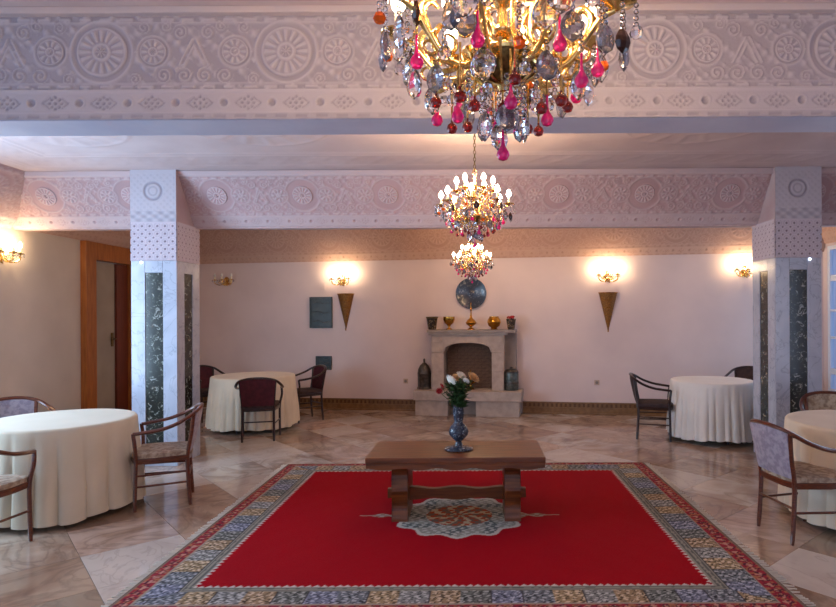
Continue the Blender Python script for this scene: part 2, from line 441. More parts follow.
# floor: slab, diagonal marble tiles as parts
fl = struct('floor', box_bm((WL-.2, WR+.2, YB-.2, 11.2, -.12, -.006)), M['grout'], label='polished pink and beige marble floor of large diagonal slabs')
T = .62
bm = BM(); add_box(bm, (0, 0, -.004), (T-.003, T-.003, .008), .001)
tile_me = mesh_of('tile', bm, M['tile'], False)
pale_me = tile_me.copy(); pale_me.materials.clear(); pale_me.materials.append(M['tile_white'])
ca, sa = math.cos(math.radians(41)), math.sin(math.radians(41))
cand = []
for i in range(-22, 23):
    for j in range(-22, 23):
        x = (i*ca-j*sa)*T+.13; y = 6.0+(i*sa+j*ca)*T
        if WL < x < WR and 2.9 < y < backY(x) and not (5.95 < y < 0): cand.append((x, y))
vis = [c for c in cand if -.86*c[1] < c[0] < .66*c[1] and not (-1.6 < c[0] < 1.3 and 3.75 < c[1] < 5.95)]
vis.sort(key=lambda c: c[1])
RT = math.radians(41)
for (x, y) in vis[:298]:
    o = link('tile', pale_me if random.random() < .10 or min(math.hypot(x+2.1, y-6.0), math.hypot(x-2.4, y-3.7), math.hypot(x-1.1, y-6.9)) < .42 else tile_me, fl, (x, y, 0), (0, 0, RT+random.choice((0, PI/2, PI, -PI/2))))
visset = set(vis[:298])
bm = BM()
for i in range(-30, 31):
    for j in range(-30, 31):
        x = (i*ca-j*sa)*T+.13; y = 6.0+(i*sa+j*ca)*T
        if WL < x < WR and YB < y < backY(x) and (x, y) not in visset:
            add_box(bm, (x, y, -.004), (T-.006, T-.006, .008), rot=Matrix.Rotation(RT, 3, 'Z'))
o = obj('tile_field', bm, M['tile'], fl, smooth=False); o['kind'] = 'stuff'

# ceiling
struct('ceiling', box_bm((WL-.2, WR+.2, YB-.2, 11.2, CEIL, CEIL+.15)), M['ceiling'], label='carved white plaster ceiling between the beams')
ceil = bpy.data.objects['ceiling']
def ceil_h(x, y):
    h = np.zeros_like(x)
    W2, H2 = 9.5, 3.0
    ex = np.minimum(x, W2-x); ey = np.minimum(y, H2-y); e = np.minimum(ex, ey)
    for d in (.08, .14, .52, .60): h = np.maximum(h, np.exp(-((e-d)/.018)**2))
    g = (e > .16) & (e < .5)
    h = np.maximum(h, g*.6*np.clip(np.sin(x*20)*np.sin(y*20)+.3*np.sin(x*47+y*31), 0, 1))
    for cx in (1.2, 2.9, 4.75, 6.6, 8.3):
        d = np.hypot(x-cx, y-1.5)
        for r in (.2, .34, .62): h = np.maximum(h, np.exp(-((d-r)/.02)**2))
        h = np.maximum(h, ((d > .36) & (d < .6))*.7*np.clip(np.cos(16*np.arctan2(y-1.5, x-cx)), 0, 1))
    return h*.008
link('carved_panel', grid_mesh('carved_panel', (-4.75, YN1+.06, CEIL-.002), (1, 0, 0), (0, 1, 0), (0, 0, -1), 9.5, 3.0, .022, ceil_h, M['ceiling']), ceil)

# walls
TW = .2
def wall_with_openings(name, x_in, sgn, y0, y1, ops, m, label):
    """side wall with rectangular openings (ya,yb,za,zb)"""
    bxs = []; ops = sorted(ops); y = y0; xa, xb = (x_in-TW, x_in) if sgn < 0 else (x_in, x_in+TW)
    for (a, b, za, zb) in ops:
        bxs.append((xa, xb, y, a, 0, CEIL)); bxs.append((xa, xb, a, b, zb, CEIL))
        if za > 0: bxs.append((xa, xb, a, b, 0, za))
        y = b
    bxs.append((xa, xb, y, y1, 0, CEIL))
    return struct(name, box_bm(*bxs), m, label=label)
DOOR = (8.08, 9.12)
wl = wall_with_openings('wall_left', WL, -1, YB, backY(WL)+.05, [(-.4, 2.4, .45, 2.55), (3.4, 5.3, .45, 2.55), (DOOR[0], DOOR[1], 0, 2.48)], M['wall_left'], 'beige left wall with the tall wooden doorway')
wr = wall_with_openings('wall_right', WR, 1, YB, backY(WR)+.05, [(1.3, 3.1, .45, 2.55), (7.1, 8.98, .42, 2.60)], M['wall'], 'right wall behind the pillar with tall window')
bm = BM()
a0, a1 = Vector((WL-.2, backY(WL-.2), 0)), Vector((WR+.2, backY(WR+.2), 0)); nn = Vector((.156, 1, 0)).normalized()*TW
pts = [a0, a1, a1+nn, a0+nn]
add_prism(bm, [(p.x, p.y) for p in pts], 0, CEIL, 'z')
wb = struct('wall_back', bm, M['wall'], label='long pinkish white back wall behind the fireplace')
wf = struct('wall_rear', box_bm((WL, -2.6, YB-TW, YB, 0, CEIL), (2.6, WR, YB-TW, YB, 0, CEIL), (-2.6, 2.6, YB-TW, YB, 2.5, CEIL), (-2.6, 2.6, YB-TW, YB, 0, .45)), M['wall'], label='wall behind the camera with a wide window')

def window(n, x, sgn, y0, y1, z0, z1, rows, cols):
    root = thing('window_%d' % n, None, None, (x, (y0+y1)/2, z0)); root['kind'] = 'structure'
    W, H = y1-y0, z1-z0; xo = sgn*.03; fw = .06; d = .055
    bm = BM()
    for (c, s) in (((xo, -W/2+fw/2, H/2), (d, fw, H)), ((xo, W/2-fw/2, H/2), (d, fw, H)), ((xo, 0, fw/2), (d, W-2*fw, fw)), ((xo, 0, H-fw/2), (d, W-2*fw, fw))): add_box(bm, c, s, .004)
    obj('window_frame', bm, M['frame_white'], root, smooth=False)
    bm = BM()
    add_box(bm, (-sgn*.05, 0, -.02), (.14, W+.1, .035), .006); obj('window_sill', bm, M['frame_white'], root, smooth=False)
    for z in rows:
        bm = BM(); add_box(bm, (xo, 0, z[0]), (.035, W-2*fw, z[1]), .003); obj('glazing_bar', bm, M['frame_white'], root, smooth=False)
    for k in range(1, cols):
        bm = BM(); add_box(bm, (xo, -W/2+W*k/cols, H/2), (.037, .035, H-2*fw), .003); obj('mullion', bm, M['frame_white'], root, smooth=False)
    bm = BM(); add_box(bm, (xo+sgn*.012, 0, H/2), (.006, W-2*fw, H-2*fw)); obj('pane', bm, M['glass'], root, smooth=False)
    return root
rowsw = [(.32, .09), (.82, .03), (1.22, .03), (1.70, .09)]
window(1, WR, 1, 7.1, 8.98, .42, 2.60, rowsw, 4)
window(2, WR, 1, 1.3, 3.1, .45, 2.55, rowsw, 4)
window(3, WL, -1, 3.4, 5.3, .45, 2.55, rowsw, 4)
window(4, WL, -1, -.4, 2.4, .45, 2.55, rowsw, 5)
r5 = thing('window_5', None, None, (0, YB, .45)); r5['kind'] = 'structure'
bm = BM()
for x in (-2.57, -1.3, 0, 1.3, 2.57): add_box(bm, (x, -.03, 1.025), (.06, .05, 2.05), .004)
for z in (.03, 2.02): add_box(bm, (0, -.03, z), (5.1, .05, .06), .004)
obj('window_frame', bm, M['frame_white'], r5, smooth=False)
bm = BM(); add_box(bm, (0, -.04, 1.025), (5.1, .006, 2.0)); obj('pane', bm, M['glass'], r5, smooth=False)
# garden hedge seen through the lowest panes of the right window
bm = BM()
for k in range(60):
    g = bmesh.ops.create_icosphere(bm, subdivisions=1, radius=random.uniform(.18, .3))['verts']
    bmesh.ops.translate(bm, verts=g, vec=(WR+1.5+random.uniform(-.25, .25), random.uniform(6.0, 11.5), random.uniform(.1, .55)))
tag(obj('hedge', bm, M['bush'], smooth=False), 'dark clipped hedge outside the right window', 'hedge')

# near beam (trim_1): box + carved panels + rosettes
t1 = struct('trim_1', box_bm((WL, WR, YN0+.012, YN1, BEAMZ, CEIL)), M['soffit'], label='nearest ceiling beam with carved plaster front and smooth grey-blue underside')
t1['category'] = 'beam'
LB = .15
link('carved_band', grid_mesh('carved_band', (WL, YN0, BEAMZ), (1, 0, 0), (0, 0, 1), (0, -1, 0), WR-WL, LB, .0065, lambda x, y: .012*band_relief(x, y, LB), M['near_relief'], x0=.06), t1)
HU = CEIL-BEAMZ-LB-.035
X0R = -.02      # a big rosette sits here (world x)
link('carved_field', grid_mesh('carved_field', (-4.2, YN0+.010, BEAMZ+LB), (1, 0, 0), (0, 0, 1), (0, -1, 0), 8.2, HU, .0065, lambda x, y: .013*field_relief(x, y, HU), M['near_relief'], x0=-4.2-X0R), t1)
struct('cornice', box_bm((WL, WR, YN0-.03, YN0+.02, CEIL-.035, CEIL), bevel=.008), M['plaster'], t1)
struct('end_block', box_bm((WL, -4.2, YN0, YN0+.02, BEAMZ+LB, CEIL-.035), (4.0, WR, YN0, YN0+.02, BEAMZ+LB, CEIL-.035)), M['plaster'], t1)
ros_big = rosette_mesh('rosette', .118, 16, M['plaster'], .008); ros_small = rosette_mesh('small_rosette', .062, 10, M['plaster'], .007)
for k in range(-4, 5):
    xc = X0R+k*PER
    if not -4.1 < xc < 3.95: continue
    zc = BEAMZ+LB+HU*.52
    link('rosette', ros_big, t1, (xc, YN0+.006, zc))
    for s in (-1, 1):
        if -4.1 < xc+s*.262 < 3.95: link('small_rosette', ros_small, t1, (xc+s*.262, YN0+.006, zc))

# middle beam (trim_2): sloping carved front
t2bm = BM(); add_prism(t2bm, [(YM_TOP+.01, CEIL), (YM_BOT+.01, BEAMZ), (7.0, BEAMZ), (7.0, CEIL)], WL, WR, 'x')
t2 = struct('trim_2', t2bm, M['plaster_pink'], label='middle ceiling beam with sloping pink carved front resting on both pillars'); t2['category'] = 'beam'
vd = Vector((0, YM_TOP-YM_BOT, CEIL-BEAMZ)); SL = vd.length; vd.normalize(); nd_ = Vector((0, -vd.z, vd.y)); nd_ = Vector((0, -(CEIL-BEAMZ), -(YM_BOT-YM_TOP))).normalized()
def mid_h(x, y):
    lb = .16
    return .014*np.where(y < lb, band_relief(x, y, lb)*.9+.35, np.where(y > SL-.07, .6+.5*np.exp(-((y-(SL-.05))/.012)**2), field_relief(x, np.clip(y-lb, 0, 9), SL-lb-.07, False)))
link('carved_face', grid_mesh('carved_face', (WL, YM_BOT, BEAMZ), (1, 0, 0), tuple(vd), tuple(nd_), WR-WL, SL, .011, mid_h, M['mid_relief'], x0=WL+.02), t2)
sl_rot = math.atan2(YM_BOT-YM_TOP, CEIL-BEAMZ)
mb = rosette_mesh('rosette', .10, 14, M['plaster_pink'], .007)
for k in range(-5, 6):
    xc = -.02+k*PER
    if abs(abs(xc)-3.44) < .3 or abs(xc) > 4.9: continue
    c = Vector((xc, YM_BOT, BEAMZ))+vd*(.16+(SL-.23)*.52)+nd_*.006
    link('rosette', mb, t2, c, (-sl_rot*-1, 0, 0))

# wall friezes (trim_3 back, trim_4 left, trim_5 right): sloping coves with relief
def frieze(name, P0, P1, inward, out_top, z0, zt, step, m, label, dens=1):
    """P0->P1 along the wall, inward unit vector; cove leans out at the top"""
    P0 = Vector(P0); P1 = Vector(P1); U = (P1-P0); L = U.length; U.normalize(); inward = Vector(inward)
    V = (inward*out_top+Vector((0, 0, zt-z0))); S = V.length; V.normalize()
    Nn = U.cross(V); Nn = Nn if Nn.dot(inward) > 0 else -Nn
    O = P0+inward*.02+Vector((0, 0, z0))
    bm = BM()
    a = [P0+Vector((0, 0, z0)), P0+inward*.02+Vector((0, 0, z0)), P0+inward*(.02+out_top)+Vector((0, 0, zt)), P0+Vector((0, 0, zt))]
    b = [p+U*L for p in a]
    A = [bm.verts.new(p) for p in a]; B = [bm.verts.new(p) for p in b]
    bm.faces.new(A); bm.faces.new(B)
    for i in range(4): bm.faces.new((A[i], A[(i+1) % 4], B[(i+1) % 4], B[i]))
    root = struct(name, bm, m, label=label); root['category'] = 'frieze'
    lb = .13
    hf = lambda x, y: .012*np.where(y < lb, band_relief(x, y, lb)+.2, field_relief(x, np.clip(y-lb, 0, 9), max(.2, S-lb-.02), None))+.002
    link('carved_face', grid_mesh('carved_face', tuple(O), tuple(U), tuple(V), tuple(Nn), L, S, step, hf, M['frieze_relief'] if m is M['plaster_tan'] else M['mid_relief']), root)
    return root
nb = Vector((-.156, -1, 0)).normalized()
frieze('trim_3', (WL, backY(WL), 0), (WR, backY(WR), 0), nb, .25, 2.53, CEIL, .014, M['plaster_tan'], 'pink carved frieze along the top of the back wall')
frieze('trim_4', (WL, 7.0, 0), (WL, backY(WL)-.1, 0), (1, 0, 0), .25, 2.62, CEIL, .018, M['plaster_tan'], 'carved frieze above the wooden doorway')
frieze('trim_5', (WL, 3.4, 0), (WL, 6.75, 0), (1, 0, 0), .40, 2.60, CEIL, .018, M['plaster_pink'], 'carved frieze on the left wall between the beams')
frieze('trim_6', (WR, 3.4, 0), (WR, 6.75, 0), (-1, 0, 0), .40, 2.60, CEIL, .018, M['plaster_pink'], 'carved frieze on the right wall between the beams')
frieze('trim_7', (WR, 7.0, 0), (WR, backY(WR)-.1, 0), (-1, 0, 0), .25, 2.64, CEIL, .018, M['plaster_tan'], 'carved frieze above the far right window')

# baseboards
def baseboard(name, x0, x1, label):
    L = (x1-x0)/math.cos(ANG)
    c = bw((x0+x1)/2, 0, 0)
    root = link(name, None, None, c, (0, 0, ANG)); root['kind'] = 'structure'
    bm = BM(); add_box(bm, (0, -.0125, .09), (L, .025, .18)); add_box(bm, (0, -.017, .185), (L, .034, .012)); add_box(bm, (0, -.017, .10), (L, .034, .010)); add_box(bm, (0, -.02, .01), (L, .04, .02))
    obj('skirting', bm, M['baseboard'], root, smooth=False)
    bm = BM(); k = -L/2+.04
    while k < L/2-.02:
        add_box(bm, (k, -.027, .142), (.034, .006, .055)); k += .072
    o = obj('arch_relief', bm, M['baseboard_dark'], root, smooth=False); o['kind'] = 'stuff'
baseboard('baseboard_left', WL, -.90, None); baseboard('baseboard_right', .76, WR, None)
bm = BM()
add_box(bm, (WL+.0125, 5.8, .09), (.025, 4.4, .18)); o = struct('baseboard_side', bm, M['baseboard'])

# doorway in the left wall
dr = link('door_1', None, None, (WL, (DOOR[0]+DOOR[1])/2, 0)); dr['kind'] = 'structure'
DW = DOOR[1]-DOOR[0]; fw = .22
bm = BM(); add_box(bm, (.03, -DW/2+.01, 1.31), (.10, fw, 2.62), .012); obj('door_jamb', bm, M['door_wood'], dr, smooth=False)
bm = BM(); add_box(bm, (.03, DW/2+.05, 1.31), (.10, fw, 2.62), .012); obj('door_jamb', bm, M['door_wood'], dr, smooth=False)
bm = BM(); add_box(bm, (.03, .03, 2.50), (.098, DW-fw+.04, .24), .012); obj('door_head', bm, M['door_wood'], dr, smooth=False)
bm = BM(); add_box(bm, (-.06, -.10, 1.19), (.05, .62, 2.37), .006); lf = obj('door_leaf', bm, M['door_leaf'], dr, smooth=False)
bm = BM(); add_box(bm, (-.045, .36, 1.19), (.09, .34, 2.37), .008); obj('second_leaf', bm, M['door_dark'], dr, smooth=False)
bm = BM(); add_box(bm, (-.028, .12, 1.27), (.012, .05, .20), .004); add_tube(bm, [(-.02, .12, 1.28), (.03, .12, 1.28), (.035, .0, 1.28)], .010); obj('door_handle', bm, M['brass_dark'], lf)
# dark corridor behind the door
struct('wall_corridor', box_bm((WL-1.3, WL-1.2, 7.4, 10.2, 0, 3), (WL-1.2, WL-.2, 7.3, 7.4, 0, 3), (WL-1.2, WL-.2, 10.2, 10.3, 0, 3), (WL-1.3, WL-.2, 7.3, 10.3, 3, 3.1)), M['wall_left'], label='corridor wall behind the wooden doorway')

# pillars
def pillar(x0, x1, label):
    y0, y1 = 6.42, 6.95; xc, yc = (x0+x1)/2, (y0+y1)/2; W, D = x1-x0, y1-y0
    root = thing('pillar', label, 'pillar', (xc, yc, 0)); root['kind'] = 'structure'
    ZM = 2.20
    # marble cladding: corner strips + slabs above/below the inlay on each face, joined in pieces
    hw, hd = W/2, D/2; inw = .19
    bm = BM(); add_box(bm, (0, 0, ZM/2), (W-.05, D-.05, ZM)); obj('core', bm, M['marble_white'], root, smooth=False)
    z0i, z1i = .10, 2.07
    for (ax, s, half, width) in (('y', -1, hd, W), ('y', 1, hd, W), ('x', -1, hw, D-.05), ('x', 1, hw, D-.05)):
        def put(name, u0, u1, za, zb, m, dep=.0, th=.025, bev=.002):
            bm = BM(); cu = (u0+u1)/2; w_ = u1-u0-.003
            if ax == 'y': add_box(bm, (cu, s*(half-th/2-dep), (za+zb)/2), (w_, th, zb-za-.003), bev)
            else: add_box(bm, (s*(half-th/2-dep), cu, (za+zb)/2), (th, w_, zb-za-.003), bev)
            obj(name, bm, m, root, smooth=False)
        h2 = width/2
        put('marble_slab', -h2, -inw/2, 0, ZM, M['marble_white']); put('marble_slab', inw/2, h2, 0, ZM, M['marble_white'])
        put('marble_slab', -inw/2, inw/2, z1i, ZM, M['marble_white']); put('marble_slab', -inw/2, inw/2, 0, z0i, M['marble_white'])
        put('black_inlay', -inw/2, inw/2, z0i, z1i, M['inlay'], .008, .016)
    # plaster block above
    bm = BM(); add_box(bm, (0, 0, (ZM+CEIL)/2), (W-.01, D-.01, CEIL-ZM)); obj('plaster_block', bm, M['plaster_pink'], root, smooth=False)
    def lat(x, y):
        p = .082; a = (x % p)-p/2; b = (y % p)-p/2; a2 = ((x+p/2) % p)-p/2; b2 = ((y+p/2) % p)-p/2
        h = np.ones_like(x)
        h -= np.exp(-((np.abs(a)+np.abs(b))/.016)**4)*1.0
        h -= np.exp(-((a2**2+b2**2)/.010**2)**2)*1.0
        h -= .5*np.exp(-((np.hypot(a, b)-.030)/.004)**2)
        return np.where((y < .012) | (y > .40), 1.2, h)*.009
    LH = .415
    for (O, U, N_) in (((-hw, -hd+.003, ZM), (1, 0, 0), (0, -1, 0)), ((hw-.003, -hd, ZM), (0, 1, 0), (1, 0, 0)), ((-hw+.003, -hd, ZM), (0, 1, 0), (-1, 0, 0))):
        wd = W if U[0] else D
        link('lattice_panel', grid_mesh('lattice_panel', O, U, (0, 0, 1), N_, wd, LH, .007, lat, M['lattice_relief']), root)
    def up(x, y):
        d = np.hypot(x-W/2, y-.33); h = np.zeros_like(x)+.2*np.clip(np.sin(x*90)*np.sin(y*90), 0, 1)
        h = .8-h; h = np.where(d < .115, .8, h); h -= 1.1*np.exp(-((d-.09)/.012)**2)+.5*np.exp(-((d-.045)/.008)**2)
        h = np.where(y < .12, .5+.4*np.clip(np.sin(x*2*PI/.12)*np.sin(y*2*PI/.08), -1, 1), h)
        h = np.where(y > .51, .8, h); return h*.010
    link('medallion_panel', grid_mesh('medallion_panel', (-hw, -hd-.0, ZM+LH), (1, 0, 0), (0, 0, 1), (0, -1, 0), W, CEIL-ZM-LH, .008, up, M['near_relief']), root)
    # little spotlight at the top of the marble
    bm = BM(); add_lathe(bm, [(0, 0), (.011, 0), (.012, .010), (0, .012)], n=16)
    bmesh.ops.rotate(bm, matrix=Matrix.Rotation(PI/2, 3, 'X'), verts=bm.verts)
    bmesh.ops.translate(bm, verts=bm.verts, vec=((-.13 if xc < 0 else .12), -hd-.001, ZM-.02))
    obj('spot_lens', bm, M['spot'], root)
    return root
pillar(-3.69, -3.20, 'left marble-clad pillar with black floral inlay strips')
pillar(3.205, 3.70, 'right marble-clad pillar with black floral inlay strips')

# ================================================================= RUG
RX0, RX1 = -.137-1.885, -.137+1.925; RY0, RY1 = 3.20, 6.44
def srgb(c): return np.array(s2l(c)[:3])
def rug_cols(x, y):
    out = np.zeros(x.shape+(3,))
    dx = np.minimum(x-RX0, (RX1-x)*.90); dy = np.minimum(y-RY0, RY1-y)*1.16; d = np.minimum(dx, dy)
    along = np.where(dx < dy, y-RY0, x-RX0)
    h1 = np.sin(x*613.7+y*331.1)*43758.5; rnd = h1-np.floor(h1)
    ca_ = np.floor(along/.021); cd_ = np.floor(d/.018)
    hh = np.sin(ca_*12.9898+cd_*78.233)*43758.5; cell = hh-np.floor(hh)
    m1 = np.sin(along*2*PI/.0583+1.5*np.sin(d*2*PI/.0885))*np.sin(d*2*PI/.059)+.9*(cell-.5)+.5*(rnd-.5)
    m2 = np.sin(along*2*PI/.0437+2*np.sin(d*70))*np.sin(d*2*PI/.044+1)+.9*(.5-cell)+.6*(rnd-.5)
    out[:] = srgb((150, 2, 22))
    out *= (1+.10*(rnd[..., None]-.5))
    def setz(mask, c): out[mask] = c[mask] if getattr(c, 'ndim', 0) == 3 else c
    # zigzag inner edge
    tri = np.abs((along/.045) % 1-.5)*2
    zz = (d > .352) & (d < .360+.028*tri); setz(zz, srgb((196, 190, 184)))
    # guard stripe
    g = (d > .305) & (d <= .360); c = np.where((np.sin(d*2*PI/.028)+.8*(cell-.5) > .0)[..., None], srgb((92, 94, 92)), srgb((142, 140, 130))); setz(g, c)
    setz((d > .297) & (d <= .305), srgb((60, 62, 66)))
    # compartments
    k = np.floor(along/.175).astype(int); pal = np.array([srgb((112, 118, 138)), srgb((100, 104, 102)), srgb((146, 124, 98)), srgb((128, 130, 130)), srgb((150, 130, 102)), srgb((104, 110, 118))])
    base = pal[(k*5+(dx < dy)*1) % 6]; dark = base*.22; lite = base*1.5+.16
    c = np.where((m1 > .42)[..., None], lite, np.where((m2 < -.35)[..., None], dark, base))
    c = np.where((np.abs((along/.175) % 1-.0) < .03)[..., None], srgb((64, 62, 66)), c)
    b = (d > .120) & (d <= .297); setz(b, c)
    setz((d > .108) & (d <= .120), srgb((150, 140, 128)))
    # red outer band with pink diamonds
    r = (d > .022) & (d <= .108); p = np.abs((along/.07) % 1-.5)+np.abs((d-.065)/.09)
    c = np.where((p+.5*(cell-.5) < .24)[..., None], srgb((186, 134, 120)), np.where((p+.6*(rnd-.5) < .40)[..., None], srgb((84, 38, 52)), np.where((cell > .72)[..., None], srgb((166, 104, 76)), srgb((150, 44, 58))))); setz(r, c)
    setz(d <= .022, srgb((120, 104, 92)))
    # medallion
    mx = (x-(-.14)); my = y-4.76; rr = np.hypot(mx/.50, my/.47); t = np.arctan2(my/.47, mx/.50)
    sc = 1+.06*np.cos(12*t); body = rr < sc
    q1 = np.sin(mx*88+2*np.sin(my*30))*np.sin(my*80)+.7*(rnd-.5); q2 = np.cos(8*t+rr*9)
    c = np.where((q1 > .2)[..., None], srgb((176, 178, 172)), np.where((q2 > .3)[..., None], srgb((92, 98, 98)), srgb((140, 140, 132))))
    inner = rr < .52; c = np.where(inner[..., None], np.where((np.sin(mx*70+1+np.sin(my*40))*np.sin(my*66)+.5*(rnd-.5) > .15)[..., None], srgb((160, 70, 40)), np.where((q2 > .1)[..., None], srgb((188, 170, 140)), srgb((110, 92, 80)))), c)
    c = np.where(((rr > .93*sc) & body)[..., None], srgb((186, 184, 176)), c)
    setz(body, c)
    arm = (np.abs(my) < .055*(1-(np.abs(mx)-.45)/.36)*(1+.5*np.cos(mx*40))) & (np.abs(mx) > .45) & (np.abs(mx) < .80)
    c = np.where((np.sin(mx*90)*np.sin(my*90) > 0)[..., None], srgb((150, 112, 96)), srgb((170, 160, 150))); setz(arm, c)
    return out
rug = thing('rug', 'large red rug with grey medallion and patterned multicoloured border', 'rug', (0, 0, 0))
M['rug'] = attr_mat('woven_rug')
me = grid_mesh('rug_pile', (RX0, RY0, .0125), (1, 0, 0), (0, 1, 0), (0, 0, 1), RX1-RX0, RY1-RY0, .0085, lambda x, y: .0008*np.sin(x*23)*np.sin(y*19), M['rug'],
    cols=lambda x, y: rug_cols(x+RX0, y+RY0))
link('rug_pile', me, rug)
bm = BM(); add_box(bm, ((RX0+RX1)/2, (RY0+RY1)/2, .0052), (RX1-RX0, RY1-RY0, .0085)); obj('rug_backing', bm, M['fringe'], rug, smooth=False)
for sx, xx in ((-1, RX0), (1, RX1)):
    bm = BM(); y = RY0+.01
    while y < RY1:
        a = random.uniform(-.02, .02); L = random.uniform(.045, .065)
        add_tube(bm, [(xx-sx*.005, y, .007), (xx+sx*L*.5, y+a*.4, .006), (xx+sx*L, y+a, .004)], [.004, .0035, .005], n=4)
        y += .021
    o = obj('fringe', bm, M['fringe'], rug); o['kind'] = 'stuff'

# ================================================================= COFFEE TABLE
ct = thing('coffee_table', 'low walnut trestle coffee table standing on the red rug', 'table', (-.16, 4.80, .0115))
HT = .52; W2 = .677; D2 = .305
bm = BM(); add_box(bm, (0, 0, HT-.022), (2*W2, 2*D2, .044), .006); obj('tabletop', bm, M['table_wood'], ct, smooth=False)
def scallop(x, L, n=3): return .010*math.cos(2*PI*n*x/L)
for sy in (-1, 1):
    bm = BM(); N = 64; L = 2*W2-.01; rows = []
    for i in range(N+1):
        x = -L/2+L*i/N; zb = HT-.088+.008*math.cos(2*PI*5*i/N); yy = (sy*(D2-.030), sy*(D2-.004))
        rows.append([bm.verts.new((x, yy[0], zb)), bm.verts.new((x, yy[1], zb)), bm.verts.new((x, yy[1], HT-.0445)), bm.verts.new((x, yy[0], HT-.0445))])
    for a, b in zip(rows[:-1], rows[1:]):
        for k in range(4): bm.faces.new((a[k], a[(k+1) % 4], b[(k+1) % 4], b[k]))
    bm.faces.new(rows[0]); bm.faces.new(rows[-1]); obj('apron', bm, M['table_wood'], ct, smooth=False)
for sx in (-1, 1):
    bm = BM(); add_box(bm, (sx*(W2-.018), 0, HT-.066), (.025, 2*D2-.062, .042), .003); obj('end_apron', bm, M['table_wood'], ct, smooth=False)
    # slab legs with wavy outline, thick boards
    xl = sx*.435; prof = []
    for i in range(21):
        z = i/20*(HT-.05); wv = .20-.035*math.cos(2*PI*z/(HT-.05)*1.0+PI)+.0; wv = .175+.014*math.cos(2*PI*z/(HT-.05)*2)
        prof.append((wv, z))
    bm = BM(); poly = [(-w_, z) for w_, z in prof]+[(w_, z) for w_, z in reversed(prof)]
    add_prism(bm, poly, xl-.062, xl+.062, 'x')
    obj('leg', bm, M['table_wood'], ct, smooth=False)
bm = BM(); N = 60; L = 1.10
poly = [(-L/2+L*i/N, .215+.008*math.cos(2*PI*3*i/N+PI)) for i in range(N+1)]+[(L/2-L*i/N, .128+.008*math.cos(2*PI*3*i/N)) for i in range(N+1)]
add_prism(bm, poly, -.025, .025); obj('stretcher', bm, M['table_wood'], ct, smooth=False)

# vase with flowers
VX, VY, VZ = -.143, 4.77, .0115+HT
def taglathe(name, prof, m, parent, n=32, c=(0, 0, 0)):
    bm = BM(); add_lathe(bm, prof, c, n); return obj(name, bm, m, parent)
vs = thing('vase', 'blue and white ceramic vase with a wide foot on the coffee table', 'vase', (VX, VY, VZ))
taglathe('body', [(0, .03), (.035, .03), (.026, .055), (.022, .065), (.045, .085), (.075, .12), (.080, .145), (.068, .18), (.040, .21), (.034, .225), (.042, .26), (.045, .30), (.040, .335), (.048, .36), (.043, .358), (.034, .33), (.034, .25), (0, .24)], M['vase'], vs)
taglathe('foot', [(0, .0005), (.105, .0005), (.115, .008), (.108, .014), (.06, .026), (.04, .034), (0, .034)], M['vase'], vs)
def bloom_mesh(name, R, m, layers=4, n=12, flat=.6):
    bm = BM()
    for L in range(layers):
        el = (L+.3)/layers*PI/2*.95; rr = R*(1-.12*L); cnt = max(5, n-2*L)
        for k in range(cnt):
            a = 2*PI*k/cnt+L*.37
            d = Vector((math.cos(a)*math.cos(el), math.sin(a)*math.cos(el), math.sin(el)*flat)); s = Vector((-math.sin(a), math.cos(a), 0))
            w_ = R*.34; b0 = Vector((0, 0, R*.05)); mid = d*rr*.6; tip = d*rr+Vector((0, 0, R*.12)); n_ = d.cross(s)*R*.06
            p = [b0, mid+s*w_*.5, tip+s*w_*.25, tip-s*w_*.25, mid-s*w_*.5, mid+n_]
            v = [bm.verts.new(q) for q in p]
            for f in ((0, 1, 5), (1, 2, 5), (2, 3, 5), (3, 4, 5), (4, 0, 5)): bm.faces.new([v[i] for i in f])
    g = bmesh.ops.create_icosphere(bm, subdivisions=1, radius=R*.3)['verts']; bmesh.ops.translate(bm, verts=g, vec=(0, 0, R*.2))
    return mesh_of(name, bm, m, True, 60)
def flower(label, dx, dz, R, m, dy=0, nleaf=3):
    t = thing('flower', label, 'flower', (VX, VY, VZ+.30), 0, 'flowers in the blue and white vase')
    tip = Vector((dx, dy, dz)); st = spline([(dx*.12, dy*.12, -.03), (dx*.3, dy*.3, dz*.35), (dx*.8, dy*.8, dz*.8), tip], 4)
    bm = BM(); add_tube(bm, st, .003, n=5); so = obj('stem', bm, M['stem'], t)
    b = link('bloom', bloom_mesh('bloom', R*1.15, m, 5, 14, .9), t, tip, (random.uniform(.7, 1.1), dx*2.5, random.random()*3))
    for k in range(nleaf):
        f = st[int(len(st)*(.35+.18*k)) % len(st)]; bm = BM()
        a = random.uniform(0, 2*PI); d = Vector((math.cos(a), math.sin(a), .5)).normalized(); s = d.cross(Vector((0, 0, 1))).normalized(); Ln = random.uniform(.05, .08)
        vs_ = [f, f+d*Ln*.4+s*.017, f+d*Ln, f+d*Ln*.4-s*.017]; up = Vector((0, 0, .006))
        v = [bm.verts.new(q) for q in vs_]+[bm.verts.new(f+d*Ln*.45-up)]
        for q in ((0, 1, 4), (1, 2, 4), (2, 3, 4), (3, 0, 4)): bm.faces.new([v[i] for i in q])
        obj('leaf', bm, M['leaf'], so, smooth=False)
S = 4.77/600
flower('large white flower at the left of the vase bouquet', -.062, .235, .055, M['petal_white'], -.01)
flower('white flower at the top middle of the vase bouquet', .020, .280, .042, M['petal_white'], .0)
flower('small white flower just left of the peach bloom', .060, .245, .028, M['petal_white'], -.04)
flower('peach flower at the right of the vase bouquet', .115, .265, .050, M['petal_peach'], .0)
flower('small peach flower tucked behind the white ones', -.022, .265, .032, M['petal_peach'], .05)
flower('upper one of two small red flowers at left of the vase bouquet', -.135, .200, .026, M['petal_red'], .0)
